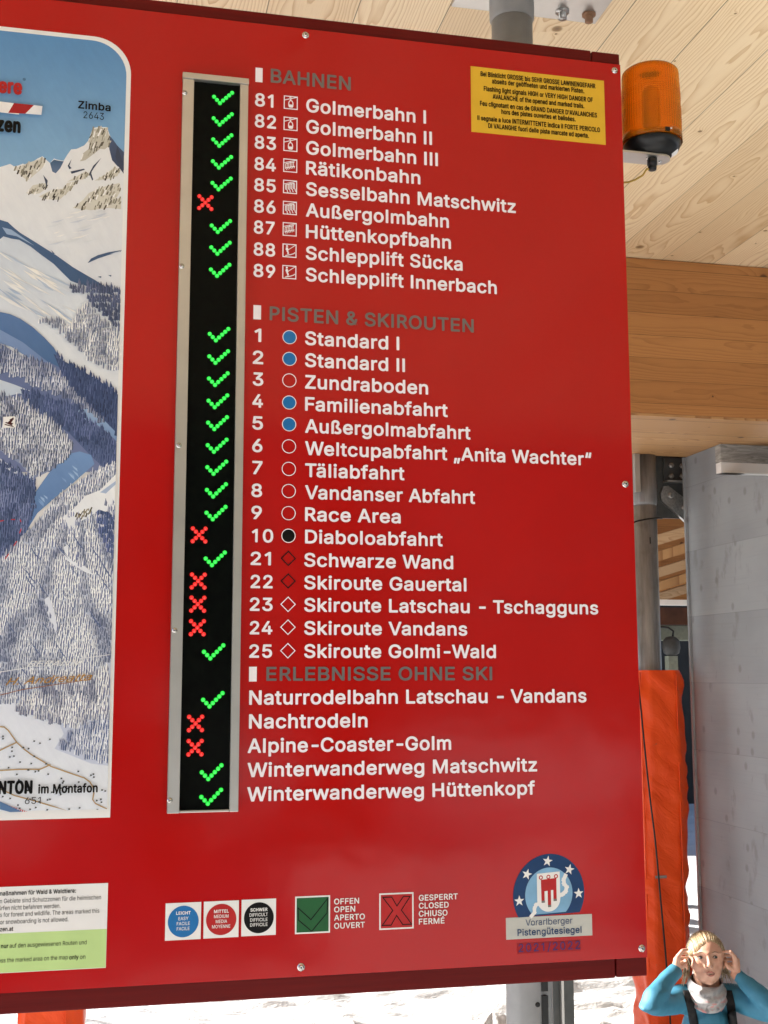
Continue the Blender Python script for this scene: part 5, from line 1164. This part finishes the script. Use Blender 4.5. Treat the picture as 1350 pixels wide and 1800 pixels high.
g = G('gaiter_cloth'); P = g.pos(); n = g.noise(g.vec(*P), 22, 3, .5, 1.0); n3 = g.noise(g.vec(P[0], P[1], g.math('MULTIPLY', P[2], 2.0)), 30, 2)
low = g.sm(P[2], Q(1243, 1752).z+.012, Q(1243, 1752).z-.012)
col = g.ramp(n, (.35, (.17, .17, .18)), (.5, (.40, .395, .39)), (.68, (.27, .27, .28)))
col = g.mix(g.math('MULTIPLY', g.sm(n3, .52, .6), g.math('ADD', .18, g.math('MULTIPLY', low, .7))), col, (.50, .20, .19))
g.out(col, .8)
m = MB(); vs = []; N = 64; rows = 22; a_ = Q(1241, 1720, .006); b_ = Q(1241.5, 1755, .012)
for r in range(rows+1):
    t = r/rows; c = a_.lerp(b_, t)
    for k in range(N):
        a = 2*math.pi*k/N; fr_ = .5+.5*math.sin(a)        # 1 towards the camera
        sag = (.026*fr_-.016*(1-fr_))*(t**.8)-(.0)*t + (.010*fr_*(1-t))
        rx = .060+.014*math.sin(t*math.pi*.9)+.006*t; rz = .064+.018*math.sin(t*math.pi*.9)+.012*t
        fold = 1+.045*math.sin(t*17+1.6*math.cos(a*1.0+.5)+.9*math.sin(2*a))*(.4+.6*fr_)+.03*hn(a*2.2, t*5, 8)
        vs.append(c+RX*(rx*fold*math.cos(a))+TOC*(rz*fold*math.sin(a))-Vector((0, 0, sag)))
m.add(vs, [(i*N+k, (i+1)*N+k, (i+1)*N+(k+1) % N, i*N+(k+1) % N)[::-1] for i in range(rows) for k in range(N)], 0, True)
o = m.build('neck_gaiter', M['gaiter_cloth'], woman); md = o.modifiers.new('t', 'SOLIDIFY'); md.thickness = .004; md.offset = -1
# hair: a fitted cap with locks combed back and behind the ears
g = G('blonde_hair'); P = g.pos(); at = g.n.new('ShaderNodeAttribute'); at.attribute_name = 'lock'
g.out(g.ramp(at.outputs['Fac'], (0, (.14, .085, .04)), (.45, (.38, .27, .145)), (1, (.70, .57, .38))), .38, 0, Specular_IOR_Level=.5)
hair = MB(); lk = []
HC_ = Q(1240, 1677, .014); ra, rb, rc = .0715, .0835, .0935
def hp(th, ph, k=1.0):                       # th: 0 crown .. pi nape along the sweep, ph: side angle
    return HC_+RX*(ra*k*math.sin(ph))+UX*(rb*k*math.cos(ph)*math.cos(th))+TOC*(rc*k*math.cos(ph)*math.sin(th))
# cap
N, Kk = 40, 26; vs = []
def hairline(ph):
    u = ph-.14; return math.radians(34+30*min(1.3, abs(u)/1.0)**1.7)
for i in range(Kk+1):
    ph = -1.50+3.0*i/Kk
    for k in range(N+1):
        t0 = hairline(ph); th = t0+(-math.radians(205)-t0)*k/N; q = hp(th, ph, 1.0-.012*(k < 2)); vs.append(q)
hair.add(vs, [(i*(N+1)+k, i*(N+1)+k+1, (i+1)*(N+1)+k+1, (i+1)*(N+1)+k) for i in range(Kk) for k in range(N)], 0, True); lk += [random.uniform(.25, .55) for _ in vs]
def lock(pts, r0, n_=5):
    o = len(hair.v); rr = [r0*(.12+.88*math.sin(math.pi*min(1, .2+.8*i/(len(pts)-1)))**.7) for i in range(len(pts))]
    hair.tube(pts, rr, n_, flat=.6); v = random.random(); lk.extend([v]*(len(hair.v)-o))
for k in range(760):
    ph = random.uniform(-1.45, 1.45); t0 = hairline(ph)+random.uniform(-.05, .03); L = random.uniform(1.1, 2.6); dr = random.uniform(-.10, .10); lift = random.uniform(1.0, 1.045)
    if random.random() < .3: t0 -= random.uniform(0, 1.2)
    lock([hp(t0-L*t, max(-1.5, min(1.5, ph+dr*t+(.16*t if ph > 0 else -.16*t))), 1.0+(lift-1)*math.sin(math.pi*min(1, t*1.2))) for t in np.linspace(0, 1, 9)], random.uniform(.0009, .0021), 4)
for s in (-1, 1):                            # lengths falling behind the ears to the shoulders
    for k in range(60):
        x0 = random.uniform(1206, 1214) if s < 0 else random.uniform(1266, 1275); dz = random.uniform(.03, .075)
        x3 = random.uniform(1196, 1214) if s < 0 else random.uniform(1266, 1292); y3 = random.uniform(1708, 1742)
        lock([Q(x0, 1672, dz), Q(x0-s*-2, 1692, dz+.004), Q((x0+x3)/2+random.uniform(-2, 2), 1710, dz), Q(x3, y3, dz-.03)], random.uniform(.0012, .0026))
for k in range(26):                          # stray hairs
    ph = random.uniform(-1.4, 1.2); t0 = hairline(ph)-random.uniform(0, 1.0)
    lock([hp(t0, ph, 1.0), hp(t0-.25, ph*1.03, 1.05), hp(t0-.6, ph*1.08+random.uniform(-.08, .08), random.uniform(1.06, 1.16))], .0006, 3)
o = hair.build('hair', M['blonde_hair'], woman); at = o.data.attributes.new('lock', 'FLOAT', 'POINT'); at.data.foreach_set('value', np.array(lk, np.float32))
